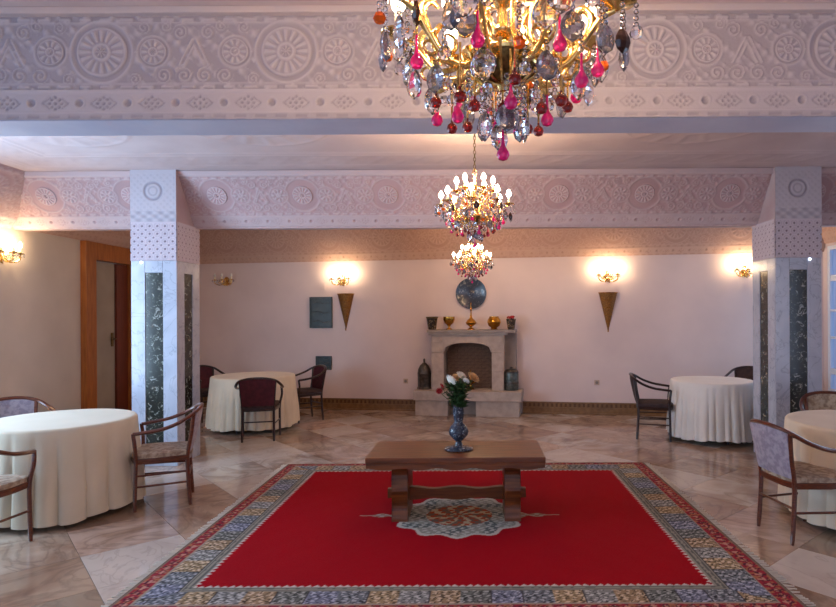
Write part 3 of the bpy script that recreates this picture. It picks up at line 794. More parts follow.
flower('lower one of two small red flowers at left of the vase bouquet', -.150, .165, .026, M['petal_red'], -.01)
fg = BM()
for k in range(420):
    a = random.uniform(0, 2*PI); r0 = random.uniform(.01, .07); z = random.uniform(.03, .22)
    f = Vector((math.cos(a)*r0*(.4+z*4), math.sin(a)*r0*(.4+z*4), z)); d = Vector((math.cos(a)+random.uniform(-.5, .5), math.sin(a)+random.uniform(-.5, .5), random.uniform(-.2, 1))).normalized()
    s = d.cross(Vector((.1, .2, 1))).normalized(); Ln = random.uniform(.035, .065)
    v = [fg.verts.new(f), fg.verts.new(f+d*Ln*.5+s*.015), fg.verts.new(f+d*Ln), fg.verts.new(f+d*Ln*.5-s*.015), fg.verts.new(f+d*Ln*.5+d.cross(s)*.005)]
    for q in ((0, 1, 4), (1, 2, 4), (2, 3, 4), (3, 0, 4)): fg.faces.new([v[i] for i in q])
for k in range(14):
    a = k*2.4; add_tube(fg, [(0, 0, -.04), (math.cos(a)*.02, math.sin(a)*.02, .05), (math.cos(a)*.06, math.sin(a)*.06, .16)], .002, n=4)
tag(obj('foliage', fg, M['leaf'], None, (VX, VY, VZ+.30), smooth=False), 'dense green foliage filling the vase bouquet', 'foliage', None, 'stuff')

# ================================================================= ROUND TABLES WITH CLOTHS
def cloth_mesh(r, m, hem, folds, seed, flare=.040, amp=.026):
    rs = random.Random(seed); ph = [rs.uniform(0, 6.28) for _ in range(5)]
    n = 216; bm = BM(); rings = []; ztop = .753
    for rr in (0, .35, .7, .93, .985): rings.append((r*rr, ztop, 0))
    rings.append((r+.004, ztop-.004, 0)); rings.append((r+.012, ztop-.02, .05))
    for k in range(1, 13): t = k/12; rings.append((r+.012+flare*t, ztop-.02-(ztop-.02-hem)*t, t))
    R = []
    for (rad, z, t) in rings:
        if rad == 0: R.append([bm.verts.new((0, 0, z))]); continue
        row = []
        for j in range(n):
            a = 2*PI*j/n
            q_ = math.sin(folds*a+ph[0]+1.1*math.sin(2*a+ph[1])); f = (1-2*(1-abs(q_))**1.3 if q_ < 0 else 1-.5*(1-q_))*.9-.3+.5*math.sin((folds*.5//1)*a+ph[2])+.25*math.sin(3*a+ph[3])
            ra = rad+amp*f*min(1, t*1.4)
            row.append(bm.verts.new((ra*math.cos(a), ra*math.sin(a), z-(.006*math.sin(folds*a+ph[0]+1) + .010*math.sin(4*a+ph[4]))*t*t)))
        R.append(row)
    for a, b in zip(R[:-1], R[1:]):
        for j in range(n):
            k = (j+1) % n
            if len(a) == 1: bm.faces.new((a[0], b[j], b[k]))
            else: bm.faces.new((a[j], b[j], b[k], a[k]))
    return mesh_of('tablecloth', bm, m, True, 70)
def round_table(x, y, r, m, hem, folds, seed, where, lab):
    t = thing('round_table', 'round dining table under %s' % where, 'table', (x, y, 0), 0, 'round dining tables')
    bm = BM(); add_lathe(bm, [(0, .72), (r-.02, .72), (r-.01, .73), (r-.01, .742), (r-.02, .75), (0, .75)], n=48); obj('tabletop', bm, M['chair_wood'], t)
    for k in range(4):
        a = PI/4+k*PI/2+seed*.3; c = (r*.72*math.cos(a), r*.72*math.sin(a))
        bm = BM(); add_tube(bm, [(c[0]*1.05, c[1]*1.05, .0), (c[0], c[1], .35), (c[0]*.95, c[1]*.95, .725)], [.016, .02, .026], n=8); obj('leg', bm, M['chair_dark'], t)
    bm = BM(); add_lathe(bm, [(r*.70, .66), (r*.74, .66), (r*.74, .72), (r*.70, .72), (r*.70, .66)], n=32); obj('apron', bm, M['chair_wood'], t)
    c = link('tablecloth', cloth_mesh(r, m, hem, folds, seed), None, (x, y, 0), (0, 0, seed*.9)); tag(c, lab, 'tablecloth', 'round tablecloths')
T1 = (-3.47, 5.0, .55); T2 = (-3.20, 8.62, .56); T3 = (3.03, 7.72, .50); T4 = (3.08, 4.70, .58)
round_table(*T1, M['cloth_near'], .05, 11, 1, 'the cream cloth at near left', 'long cream tablecloth on the nearest left table, its top bright with daylight')
round_table(*T2, M['cloth_cream'], .06, 17, 2, 'the cream cloth by the back wall left of the fireplace', 'cream tablecloth on the far left table by the back wall')
round_table(*T3, M['cloth'], .06, 17, 3, 'the white cloth behind the right pillar', 'white tablecloth with deep folds on the far right table behind the pillar')
round_table(*T4, M['cloth_cream'], .05, 14, 4, 'the cream cloth at near right, cut by the picture edge', 'cream tablecloth on the nearest right table in front of the pillar')

# ================================================================= CHAIRS
def build_chair(wood, back_fab, seat_fab, two):
    root = thing('armchair', 'x', 'chair', (0, 0, 0), 0, 'curved armchairs around the round tables')
    # continuous top rail and arms
    half = [(.255, .20, .640), (.275, .10, .652), (.285, -.02, .672), (.272, -.14, .715), (.225, -.235, .772), (.13, -.285, .805), (0, -.300, .815)]
    pts = half+[(-x, y, z) for x, y, z in reversed(half[:-1])]
    bm = BM(); add_tube(bm, spline(pts, 5), .019, n=8, flat=.8); obj('top_rail', bm, wood, root)
    for s in (-1, 1):
        bm = BM(); add_tube(bm, spline([(s*.235, .195, 0), (s*.232, .19, .22), (s*.236, .185, .42), (s*.262, .19, .55), (s*.257, .202, .645)], 4), [.012]*1+[.015]*15+[.014], n=8); obj('leg', bm, wood, root)
        bm = BM(); sp = spline([(s*.192, -.215, 0), (s*.190, -.200, .22), (s*.190, -.195, .42), (s*.20, -.225, .60), (s*.215, -.245, .778)], 4); add_tube(bm, sp, [.012]+[.016]*(len(sp)-1), n=8); obj('leg', bm, wood, root)
        for z in ((.20, .29) if two else (.22,)):
            bm = BM(); add_tube(bm, [(s*.232, .19, z), (s*.192, -.205, z)], .009, n=6); obj('stretcher', bm, wood, root)
    bm = BM(); add_tube(bm, [(-.192, -.205, .25), (.192, -.205, .25)], .009, n=6); obj('stretcher', bm, wood, root)
    # seat frame and cushion: trapezoid with rounded corners
    def outline(k):
        P = [(-.235, .20), (-.12, .235), (.12, .235), (.235, .20), (.245, .05), (.205, -.20), (.10, -.225), (-.10, -.225), (-.205, -.20), (-.245, .05)]
        return [(x*k, y*k) for x, y in P]
    def slab(z0, z1, k0, k1, dome=0):
        bm = BM(); rows = []
        for (z, k) in ((z0, k0), ((z0+z1)/2, max(k0, k1)), (z1-.006, k1), (z1, k1*.94)):
            rows.append([bm.verts.new((x, y, z)) for x, y in outline(k)])
        c = bm.verts.new((0, 0, z1+dome)); c2 = bm.verts.new((0, 0, z0)); n = 10
        for a, b in zip(rows[:-1], rows[1:]):
            for i in range(n): bm.faces.new((a[i], a[(i+1) % n], b[(i+1) % n], b[i]))
        for i in range(n): bm.faces.new((rows[-1][i], rows[-1][(i+1) % n], c)); bm.faces.new((rows[0][(i+1) % n], rows[0][i], c2))
        return bm
    obj('seat_frame', slab(.385, .432, .97, 1.0), wood, root, angle=50)
    obj('seat', slab(.430, .470, .97, .97, .012), seat_fab, root, angle=60)
    # upholstered back following the rail
    bm = BM(); nu, nv = 14, 8; F_ = []; B_ = []
    for j in range(nv+1):
        v = j/nv; z0 = .455; rf, rb = [], []
        for i in range(nu+1):
            u = -1+2*i/nu; xt = u*(.19+.025*v)
            ztop = .805-.030*abs(u)**2.2
            z = z0+(ztop-z0)*v; y = -.205-.055*v-.038*(1-u*u)*(.35+.65*v)
            pad = .010*(1-abs(2*v-1)**4)*(1-u**4)
            rf.append(bm.verts.new((xt, y+.010+pad, z))); rb.append(bm.verts.new((xt, y-.010-pad, z)))
        F_.append(rf); B_.append(rb)
    for G, fl_ in ((F_, 0), (B_, 1)):
        for j in range(nv):
            for i in range(nu):
                q = (G[j][i], G[j][i+1], G[j+1][i+1], G[j+1][i]); bm.faces.new(q if fl_ else q[::-1])
    for j in range(nv):
        bm.faces.new((F_[j][0], F_[j+1][0], B_[j+1][0], B_[j][0])); bm.faces.new((F_[j][nu], B_[j][nu], B_[j+1][nu], F_[j+1][nu]))
    for i in range(nu):
        bm.faces.new((F_[0][i], B_[0][i], B_[0][i+1], F_[0][i+1])); bm.faces.new((F_[nv][i], F_[nv][i+1], B_[nv][i+1], B_[nv][i]))
    obj('backrest', bm, back_fab, root, angle=60)
    return root
protos = {}
def chair(kind, x, y, fx, fy, label):
    """(fx,fy) = direction the chair faces"""
    rz = math.atan2(fy, fx)-PI/2
    if kind not in protos:
        a = {'lilac': (M['chair_wood'], M['fab_lilac'], M['fab_beige'], False), 'beige': (M['chair_wood'], M['fab_beige'], M['fab_beige'], False), 'lilac2': (M['chair_wood'], M['fab_lilac'], M['fab_beige'], True),
             'burg': (M['chair_dark'], M['fab_burg'], M['fab_dark'], False), 'dark': (M['chair_dark'], M['fab_dark'], M['fab_dark'], True)}[kind]
        r = build_chair(*a); protos[kind] = r; r.location = (x, y, 0); r.rotation_euler = (0, 0, rz); r['label'] = label; return r
    return copy_thing(protos[kind], (x, y, 0), rz, None, label)
chair('lilac2', -2.71, 5.20, -.92, -.38, 'brown armchair between the near left table and the left pillar, seen side-on')
chair('lilac', -3.43, 4.10, .02, 1, 'brown armchair in the left foreground cut off by the picture edge')
chair('lilac', -4.28, 5.66, 1, -.6, 'armchair behind the near left table, only its pale curved back showing')
chair('lilac', 2.36, 4.36, .99, .14, 'brown armchair with lilac floral back at the near right table')
chair('beige', 3.40, 5.66, -.3, -1, 'armchair on the far side of the near right table in front of the pillar')
chair('burg', -2.83, 7.84, -.22, .9, 'burgundy armchair with its back to the camera at the far left table')
chair('burg', -2.65, 9.24, -.74, -.62, 'burgundy armchair on the right side of the far left table')
chair('burg', -4.14, 9.30, 1, -.7, 'burgundy armchair left of the far left table half hidden by the pillar')
chair('dark', 2.31, 7.80, .96, -.275, 'dark armchair on the left side of the far right table, seen side-on')
chair('dark', 3.86, 8.62, -.75, -.85, 'dark armchair behind the far right table against the back wall')
chair('dark', 3.66, 7.27, -.85, .45, 'dark armchair right of the far right table half hidden behind the pillar')

# ================================================================= CHANDELIERS
def gem(name, m, kind, s=1.0):
    bm = BM()
    if kind == 'oval':     # faceted almond pendant, flattened
        add_lathe(bm, [(0, .03), (.045, 0), (.085, -.06), (.092, -.10), (.07, -.155), (0, -.20)], n=8, sy=.45)
    elif kind == 'ball':
        add_lathe(bm, [(0, 0), (.045, -.018), (.062, -.06), (.045, -.102), (0, -.12)], n=8)
    elif kind == 'tear':   # long pink teardrop
        add_lathe(bm, [(0, 0), (.010, -.01), (.011, -.11), (.022, -.155), (.052, -.205), (.057, -.235), (.040, -.27), (0, -.285)], n=12)
    elif kind == 'drop':   # round drop on a stem
        add_lathe(bm, [(0, 0), (.012, -.01), (.012, -.03), (.045, -.06), (.055, -.095), (.040, -.13), (0, -.145)], n=10)
    bmesh.ops.scale(bm, vec=(s, s, s), verts=bm.verts)
    me = mesh_of(name, bm, m, kind in ('tear', 'drop'), 40)
    return me
def build_chandelier():
    """unit radius ~1, bottom of the lowest drop at z=0"""
    root = thing('chandelier', 'x', 'chandelier', (0, 0, 0), 0, 'gilt crystal chandeliers in a row')
    G = M['gold']
    # central column (hollow look: bulbs, discs), ring on top
    bm = BM(); add_lathe(bm, [(0, .52), (.03, .53), (.05, .58), (.10, .62), (.12, .66), (.05, .80), (.04, .90), (.09, .94), (.10, .97), (.045, 1.02), (.035, 1.14), (.08, 1.18), (.10, 1.23), (.05, 1.28), (.04, 1.42), (.07, 1.46), (.085, 1.50), (.035, 1.56), (.025, 1.74), (.05, 1.78), (0, 1.82)], n=20); obj('column', bm, G, root)
    bm = BM(); add_tube(bm, [(.05*math.cos(t), 0, 1.86+.06*math.sin(t)) for t in [2*PI*k/20 for k in range(21)]], .012, n=6); obj('hanging_ring', bm, G, root)
    # pierced bowl: rim, base and ribs
    bm = BM(); add_lathe(bm, [(.02, .60), (.10, .585), (.20, .63), (.25, .69), (.27, .74), (.24, .74), (.18, .66), (.02, .63)], n=28); obj('bowl', bm, M['brass_dark'], root)
    bm = BM(); add_lathe(bm, [(.25, .735), (.285, .745), (.29, .77), (.27, .785), (.25, .775), (.25, .735)], n=28); obj('bowl_rim', bm, G, root)
    bm = BM()
    for k in range(14):
        a = 2*PI*k/14; c, s = math.cos(a), math.sin(a)
        add_tube(bm, [(.05*c, .05*s, .575), (.15*c, .15*s, .592), (.24*c, .24*s, .66), (.285*c, .285*s, .75), (.30*c, .30*s, .80)], [.012, .014, .014, .014, .022], n=5)
    obj('bowl_ribs', bm, G, root)
    # curling leaves round the bowl
    def scroll(c, s, r0, z0, R, tw=1, n=14, turns=1.35):
        return [((r0+math.cos(PI/2+tw*2*PI*turns*i/n)*R*(1-.75*i/n))*c, (r0+math.cos(PI/2+tw*2*PI*turns*i/n)*R*(1-.75*i/n))*s, z0+math.sin(PI/2+tw*2*PI*turns*i/n)*R*(1-.75*i/n)) for i in range(n+1)]
    bm = BM()
    A = 8
    pts = spline([(.20, 0, .74), (.33, 0, .66), (.48, 0, .68), (.60, 0, .82), (.72, 0, .97), (.82, 0, 1.02)], 6); add_tube(bm, pts, [.034-.012*i/len(pts) for i in range(len(pts))], n=8)
    add_tube(bm, scroll(1, 0, .46, .80, .12, -1), [.024-.0012*i for i in range(15)], n=6)
    add_tube(bm, scroll(1, 0, .60, .74, .08, 1), [.020-.001*i for i in range(15)], n=6)
    add_tube(bm, spline([(.36, 0, .67), (.42, .03, .60), (.52, .0, .58), (.56, -.02, .66)], 4), [.018]*12+[.008], n=5)
    # leaf on top of arm
    add_tube(bm, spline([(.62, 0, .86), (.66, .0, .98), (.60, 0, 1.06), (.53, 0, 1.02)], 4), [.016]*10+[.012, .010, .006], n=5, flat=2.2)
    arm = mesh_of('arm', bm, G, True, 60)
    bm = BM(); add_lathe(bm, [(0, -.02), (.03, -.01), (.05, .01), (.135, .035), (.14, .045), (.05, .03), (.04, .05), (.045, .075), (0, .075)], n=20); bob = mesh_of('candle_cup', bm, G)
    bm = BM(); add_lathe(bm, [(0, 0), (.028, 0), (.028, .13), (.022, .135), (0, .135)], n=12); can = mesh_of('candle', bm, M['candle'])
    bm = BM(); add_lathe(bm, [(0, 0), (.022, .0), (.052, .045), (.058, .085), (.040, .135), (.012, .18), (0, .19)], n=12); bul = mesh_of('bulb', bm, M['bulb'])
    def dangle(cx, cy, zt, zb, gm, name, chain='bead', lab=None):
        """a gem hanging from zt; chain down to zb"""
        bm = BM()
        if chain == 'bead':
            z = zt
            while z > zb+.02:
                g = bmesh.ops.create_icosphere(bm, subdivisions=1, radius=.022)['verts']; bmesh.ops.translate(bm, verts=g, vec=(cx, cy, z-.02)); z -= .046
            mm = M['crystal']
        else:
            add_tube(bm, [(cx, cy, zt), (cx, cy, zb)], .009, n=5); mm = G
        if zt-zb > .02: obj('bead_string' if chain == 'bead' else 'hook_wire', bm, mm, root, smooth=False)
        else: bm.free()
        o = link(name, gm, root, (cx, cy, zb), (0, 0, math.atan2(cy, cx)+PI/2+random.uniform(-.6, .6)))
        return o
    clear = gem('clear_pendant', M['crystal'], 'oval', 1.0); smoke = gem('smoky_pendant', M['smoke'], 'oval', .95); dark = gem('dark_pendant', M['darkgem'], 'oval', .8)
    pink = gem('pink_teardrop', M['pink'], 'tear', .86); red = gem('red_drop', M['red'], 'drop', .80); ambm = gem('amber_ball', M['amber'], 'ball', .72); clearb = gem('clear_ball', M['crystal'], 'ball', .8)
    for k in range(A):
        a = 2*PI*(k+.5)/A; c, s = math.cos(a), math.sin(a)
        ar = link('arm', arm, root, None, (0, 0, a))
        link('candle_cup', bob, ar, (.84, 0, 1.03)); link('candle', can, ar, (.84, 0, 1.10)); link('bulb', bul, ar, (.84, 0, 1.235))
        # hangings round each cup
        for q in range(5):
            b = a+q*2*PI/5; r = .13; px, py = .84*c+r*math.cos(b), .84*s+r*math.sin(b)
            gmn = [(clear, 'clear_pendant'), (dark, 'dark_pendant'), (clearb, 'clear_ball'), (smoke, 'smoky_pendant'), (ambm, 'amber_ball')][(q+k) % 5]
            dangle(px, py, 1.055, .97-.08*((q+k) % 3), gmn[0], gmn[1])
        # under the arm
        dangle(.70*c, .70*s, .92, .80, pink, 'pink_teardrop', 'wire')
        dangle(.56*c, .56*s, .70, .60, (smoke, clear)[k % 2], ('smoky_pendant', 'clear_pendant')[k % 2])
        a2 = a+PI/A; c2, s2 = math.cos(a2), math.sin(a2)
        dangle(.50*c2, .50*s2, .72, .50 if k % 2 else .42, red, 'red_drop', 'wire')
        dangle(.66*c2, .66*s2, .86, .64, (clearb, ambm, pink, clear)[k % 4], ('clear_ball', 'amber_ball', 'pink_teardrop', 'clear_pendant')[k % 4])
    for k in range(8):
        a = 2*PI*k/8; c, s = math.cos(a), math.sin(a)
        dangle(.34*c, .34*s, .70, .40 if k % 2 else .52, red if k % 2 else pink, 'red_drop' if k % 2 else 'pink_teardrop', 'wire')
    for k in range(8):
        a = 2*PI*(k+.25)/8; c, s = math.cos(a), math.sin(a)
        dangle(.43*c, .43*s, .70, .58, clearb, 'clear_ball'); dangle(.78*c, .78*s, .98, .84, (clear, smoke)[k % 2], ('clear_pendant', 'smoky_pendant')[k % 2])
        dangle(.27*c, .27*s, .70, .50, clearb, 'clear_ball')
    for k in range(6):
        a = 2*PI*(k+.5)/6; c, s = math.cos(a), math.sin(a)
        dangle(.17*c, .17*s, .60, .32 if k % 2 else .36, clear if k % 2 else smoke, 'clear_pendant' if k % 2 else 'smoky_pendant')
    dangle(0, 0, .58, .47, red, 'red_drop', 'wire'); dangle(0, 0, .34, .40, red, 'red_drop'); 
    bm = BM(); add_tube(bm, [(0, 0, .35), (0, 0, .28)], .008, n=5); obj('hook_wire', bm, G, root)
    link('red_drop', red, root, (0, 0, .36)); link('pink_teardrop', pink, root, (0, 0, .250))
    # upper tier
    bm = BM(); pts = spline([(.27, 0, .78), (.20, 0, .95), (.22, 0, 1.12), (.34, 0, 1.28), (.44, 0, 1.36)], 6); add_tube(bm, pts, .020, n=7)
    add_tube(bm, scroll(1, 0, .28, 1.02, .07, -1), [.014]*15, n=5); add_tube(bm, scroll(1, 0, .30, 1.14, .05, 1), [.012]*15, n=5)
    uarm = mesh_of('upper_arm', bm, G, True, 60)
    for k in range(6):
        a = 2*PI*(k+.5)/6+.2; c, s = math.cos(a), math.sin(a)
        ar = link('upper_arm', uarm, root, None, (0, 0, a))
        link('candle_cup', bob, ar, (.45, 0, 1.37)); link('candle', can, ar, (.45, 0, 1.44)); link('bulb', bul, ar, (.45, 0, 1.575))
        for q in range(3):
            b = a+q*2*PI/3; px, py = .45*c+.12*math.cos(b), .45*s+.12*math.sin(b)
            gg = [(clear, 'clear_pendant'), (clearb, 'clear_ball'), (ambm, 'amber_ball')][(q+k) % 3]
            dangle(px, py, 1.39, 1.32, gg[0], gg[1])
    return root
def chain_mesh(L):
    bm = BM(); z = 0; k = 0
    while z < L:
        t = [2*PI*i/10 for i in range(11)]
        add_tube(bm, [((.010*math.cos(q) if k % 2 else 0), (0 if k % 2 else .010*math.cos(q)), z+.018*math.sin(q)) for q in t], .003, n=4, caps=False); z += .029; k += 1
    add_lathe(bm, [(0, L-.0), (.06, L-.0), (.055, L-.02), (.02, L-.05), (0, L-.06)], n=20)
    return mesh_of('chain', bm, M['brass_dark'])
ch = build_chandelier()
specs = [(.075, 1.62, 1.6+153*1.62/600, .360, 'largest nearest chandelier with pink teardrops, cut by the top of the picture'),
         (-.005, 4.90, 2.150, .330, 'middle chandelier of the row, hanging over the coffee table'),
         (-.05, 8.20, 2.03, .300, 'farthest smallest chandelier, hanging just before the round wall plate')]
roots = [ch]+[copy_thing(ch) for _ in specs[1:]]
for r, (x, y, z, R, lab), rz in zip(roots, specs, (0.12, .3, .5)):
    r.location = (x, y, z); r.scale = (R, R, R); r.rotation_euler = (0, 0, rz); r['label'] = lab
    L = CEIL-(z+1.92*R); o = link('chain', chain_mesh(L), r); o.scale = (1/R,)*3; o.location = (0, 0, 1.92)

# ================================================================= WALL LIGHTS
def build_sconce(lit):
    """local: wall plane y=0, projecting to -y; width ~.36"""
    root = thing('wall_sconce', 'x', 'sconce', (0, 0, 0), 0, 'gilt wall sconces')
    bm = BM(); add_lathe(bm, [(0, 0), (.035, 0), (.045, .006), (.03, .014), (.012, .02), (0, .02)], n=16)
    bmesh.ops.rotate(bm, matrix=Matrix.Rotation(PI/2, 3, 'X'), verts=bm.verts); bmesh.ops.scale(bm, vec=(1, 1, 1.5), verts=bm.verts)
    for k in range(5):
        a = -PI/2+(k-2)*.75; add_tube(bm, [(0, -.01, 0), (.05*math.cos(a), -.02, .07*math.sin(a)), (.07*math.cos(a+.4), -.015, .09*math.sin(a+.4))], [.008, .008, .003], n=5, flat=1.8)
    obj('backplate', bm, M['gold'], root)
    for s in (-1, 0, 1):
        x = s*.12; yf = -.13 if s == 0 else -.10
        bm = BM(); add_tube(bm, spline([(0, -.02, -.01), (x*.5+.001, yf*.5, -.07), (x*.95, yf*.95, -.05), (x, yf, .0)], 5), .0075, n=6)
        add_tube(bm, [(x*.6+math.cos(t)*.02*(1-t/9), yf*.6, -.03+math.sin(t)*.02*(1-t/9)) for t in [q*.5 for q in range(15)]], .004, n=5)
        ar = obj('arm', bm, M['gold'], root)
        bm = BM(); add_lathe(bm, [(0, 0), (.012, 0), (.032, .012), (.033, .016), (.012, .012), (.012, .026), (0, .026)], (x, yf, 0), 14); obj('candle_cup', bm, M['gold'], ar)
        for q in range(4):
            b = q*PI/2+.4; bm = BM(); add_lathe(bm, [(0, .005), (.007, -.01), (.008, -.022), (0, -.036)], (x+.03*math.cos(b), yf+.03*math.sin(b), .012), 6); obj('crystal_drop', bm, M['crystal'], ar, smooth=False)
        bm = BM(); add_lathe(bm, [(0, .02), (.010, .02), (.010, .065), (0, .066)], (x, yf, 0), 10); obj('candle', bm, M['candle'], ar)
        bm = BM(); add_lathe(bm, [(0, .064), (.008, .064), (.015, .080), (.015, .094), (.006, .118), (0, .124)], (x, yf, 0), 12); obj('bulb', bm, M['bulb_wall'] if lit else M['bulb_off'], ar)
    return root
def pxwall(px, py, off=.0):
    """point on the back wall seen at a pixel"""
    py = py+ROLL*(px-CX); k = (px-CX)/F; D = 9.9/(1+.156*k); return Vector((k*D, D, EYE+(CY-py)/F*D))
def onwall(o, px, py, off=0.0):
    p = pxwall(px, py); n = Vector((-.156, -1, 0)).normalized(); o.location = p+n*off; o.rotation_euler = (0, 0, ANG); return o
sl = build_sconce(True); sl.scale = (1.22,)*3; onwall(sl, 343, 280); sl['label'] = 'lit gilt sconce above the left copper wall cone'
a = copy_thing(sl, label='lit gilt sconce above the right copper wall cone'); onwall(a, 608, 276)
a = copy_thing(sl, label='lit gilt sconce at the right end of the back wall beside the pillar'); onwall(a, 745, 271)
a = copy_thing(sl, label='lit gilt sconce on the left wall at the picture edge'); a.location = (WL, 6.62, 2.30); a.rotation_euler = (0, 0, PI/2)
su = build_sconce(False); su.scale = (1.3, 1.2, 1.05); onwall(su, 227, 281); su['label'] = 'unlit gilt sconce on the back wall beside the left pillar'

# copper wall cones
def wall_cone(px, lab):
    r = thing('wall_cone', lab, 'wall vase', (0, 0, 0), 0, 'copper wall cones'); onwall(r, px, 311, .001)
    H = .58; Wd = .145
    bm = BM(); n = 14; rows = []
    for j in range(13):
        t = j/12; rr = .010+(Wd-.010)*t; row = []
        for i in range(n+1):
            a = PI*i/n; row.append(bm.verts.new((rr*math.cos(a), -rr*.75*math.sin(a), -H/2+H*t)))
        rows.append(row)
    for p, q in zip(rows[:-1], rows[1:]):
        for i in range(n): bm.faces.new((p[i], p[i+1], q[i+1], q[i]))
        bm.faces.new((p[0], q[0], q[n], p[n]))
    bm.faces.new(rows[0]); bm.faces.new(rows[-1])
    obj('cone_shell', bm, M['copper'], r)
    bm = BM(); add_tube(bm, [((Wd+.003)*math.cos(PI*i/16), -(Wd+.003)*.75*math.sin(PI*i/16), H/2) for i in range(17)], .008, n=6); obj('rim', bm, M['brass'], r)
    bm = BM()
    for k in range(1, 5):
        t = k/5; rr = .010+(Wd-.010)*t+.001
        add_tube(bm, [(rr*math.cos(PI*i/12), -rr*.75*math.sin(PI*i/12), -H/2+H*t) for i in range(13)], .003, n=4)
    obj('hoop', bm, M['brass'], r)
    bm = BM(); add_lathe(bm, [(0, -.05), (.012, -.035), (.008, -.02), (.014, 0), (0, .005)], (0, -.012, -H/2), 10); obj('finial', bm, M['brass'], r)
wall_cone(346, 'woven copper wall cone left of the fireplace'); wall_cone(608, 'woven copper wall cone right of the fireplace')

# dark panels, sockets, vent and faint patch on the back wall
def wpanel(name, px0, px1, py0, py1, m, th, label, cat, extra=None):
    a = pxwall((px0+px1)/2, (py0+py1)/2); D = a.y; W = (px1-px0)/F*D/math.cos(ANG); H = (py1-py0)/F*D
    r = thing(name, label, cat); onwall(r, (px0+px1)/2, (py0+py1)/2, .001)
    return r, W, H
for (p, lab) in (((310, 333, 297, 328), 'larger dark green square panel on the back wall beside the copper cone'), ((316, 332, 356, 369.5), 'smaller dark green panel low on the back wall above the skirting')):
    r, W, H = wpanel('wall_panel', *p, None, 0, lab, 'panel')
    bm = BM()
    for (c, s) in (((0, H/2-.012), (W, .024)), ((0, -H/2+.012), (W, .024)), ((-W/2+.012, 0), (.024, H-.048)), ((W/2-.012, 0), (.024, H-.048))): add_box(bm, (c[0], -.02, c[1]), (s[0], .04, s[1]), .004)
    obj('frame', bm, M['greenpanel'], r, smooth=False)
    bm = BM(); add_box(bm, (0, -.012, 0), (W-.046, .024, H-.046)); obj('board', bm, M['greenpanel'], r, smooth=False)
    bm = BM()
    for k in range(3):
        z = -H*.3+H*.3*k; add_tube(bm, spline([(-W*.36, -.026, z), (-W*.1, -.026, z+.02), (W*.1, -.026, z-.015), (W*.36, -.026, z+.01)], 5), .004, n=5)
    obj('raised_line', bm, M['gunmetal'], r)
for px, py, lab in ((405.5, 381, 'small wall socket left of the fireplace'), (596.5, 382.5, 'small wall socket right of the fireplace')):
    r = thing('wall_socket', lab, 'socket'); onwall(r, px, py, .001)
    bm = BM(); add_box(bm, (0, -.006, 0), (.08, .012, .08), .004); obj('plate', bm, M['white_plastic'], r, smooth=False)
    bm = BM(); add_lathe(bm, [(0, 0), (.022, 0), (.024, .003), (.020, .004), (0, .002)], n=16); bmesh.ops.rotate(bm, matrix=Matrix.Rotation(PI/2, 3, 'X'), verts=bm.verts); bmesh.ops.translate(bm, verts=bm.verts, vec=(0, -.012, 0)); obj('outlet', bm, M['stone_dark'], r)
bm = BM(); add_box(bm, (0, -.008, 0), (.085, .014, .13), .003)
o = obj('cover_plate', bm, M['wall'], smooth=False); onwall(o, 323, 286, .001); tag(o, 'faint blank cover plate above the larger dark green panel', 'cover plate')

# round plate above the fireplace
r = thing('wall_plate', 'round dark blue-grey plate hung above the fireplace', 'plate'); onwall(r, 471.5, 293.5, .002)
def wl_lathe(name, prof, m, par, n=40):
    bm = BM(); add_lathe(bm, prof, n=n); bmesh.ops.rotate(bm, matrix=Matrix.Rotation(PI/2, 3, 'X'), verts=bm.verts); return obj(name, bm, m, par)
wl_lathe('dish', [(0, 0), (.12, 0), (.20, .022), (.252, .034), (.256, .040), (.20, .032), (.14, .014), (0, .012)], M['plate'], r)
wl_lathe('centre_boss', [(0, .010), (.05, .012), (.055, .018), (.03, .022), (0, .022)], M['vase'], r)

# ================================================================= FIREPLACE (local frame of the back wall)
fx = pxwall(472.5, 400).x
fp = thing('fireplace', 'grey stone fireplace with arched opening and raised hearth', 'fireplace', (fx, backY(fx), 0), ANG)
def fbox(name, x0, x1, y0, y1, z0, z1, m, b=.006):
    bm = BM(); add_box(bm, ((x0+x1)/2, -(y0+y1)/2, (z0+z1)/2), (x1-x0, y1-y0, z1-z0), b); return obj(name, bm, m, fp, smooth=False)
fbox('plinth_block', -.86, -.33, .02, .46, 0, .25, M['stone']); fbox('plinth_block', .12, .80, .02, .46, 0, .25, M['stone'])
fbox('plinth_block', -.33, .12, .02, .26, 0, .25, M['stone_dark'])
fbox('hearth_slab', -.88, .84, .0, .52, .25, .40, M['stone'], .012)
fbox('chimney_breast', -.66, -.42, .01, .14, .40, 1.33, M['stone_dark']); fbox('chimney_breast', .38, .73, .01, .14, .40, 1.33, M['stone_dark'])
# jambs of coursed blocks
for (x0, x1) in ((-.62, -.42), (.36, .55)):
    z = .40
    for h in (.30, .30, .28):
        fbox('jamb_block', x0, x1, .02, .34, z+.0015, z+h-.0015, M['stone'], .004); z += h
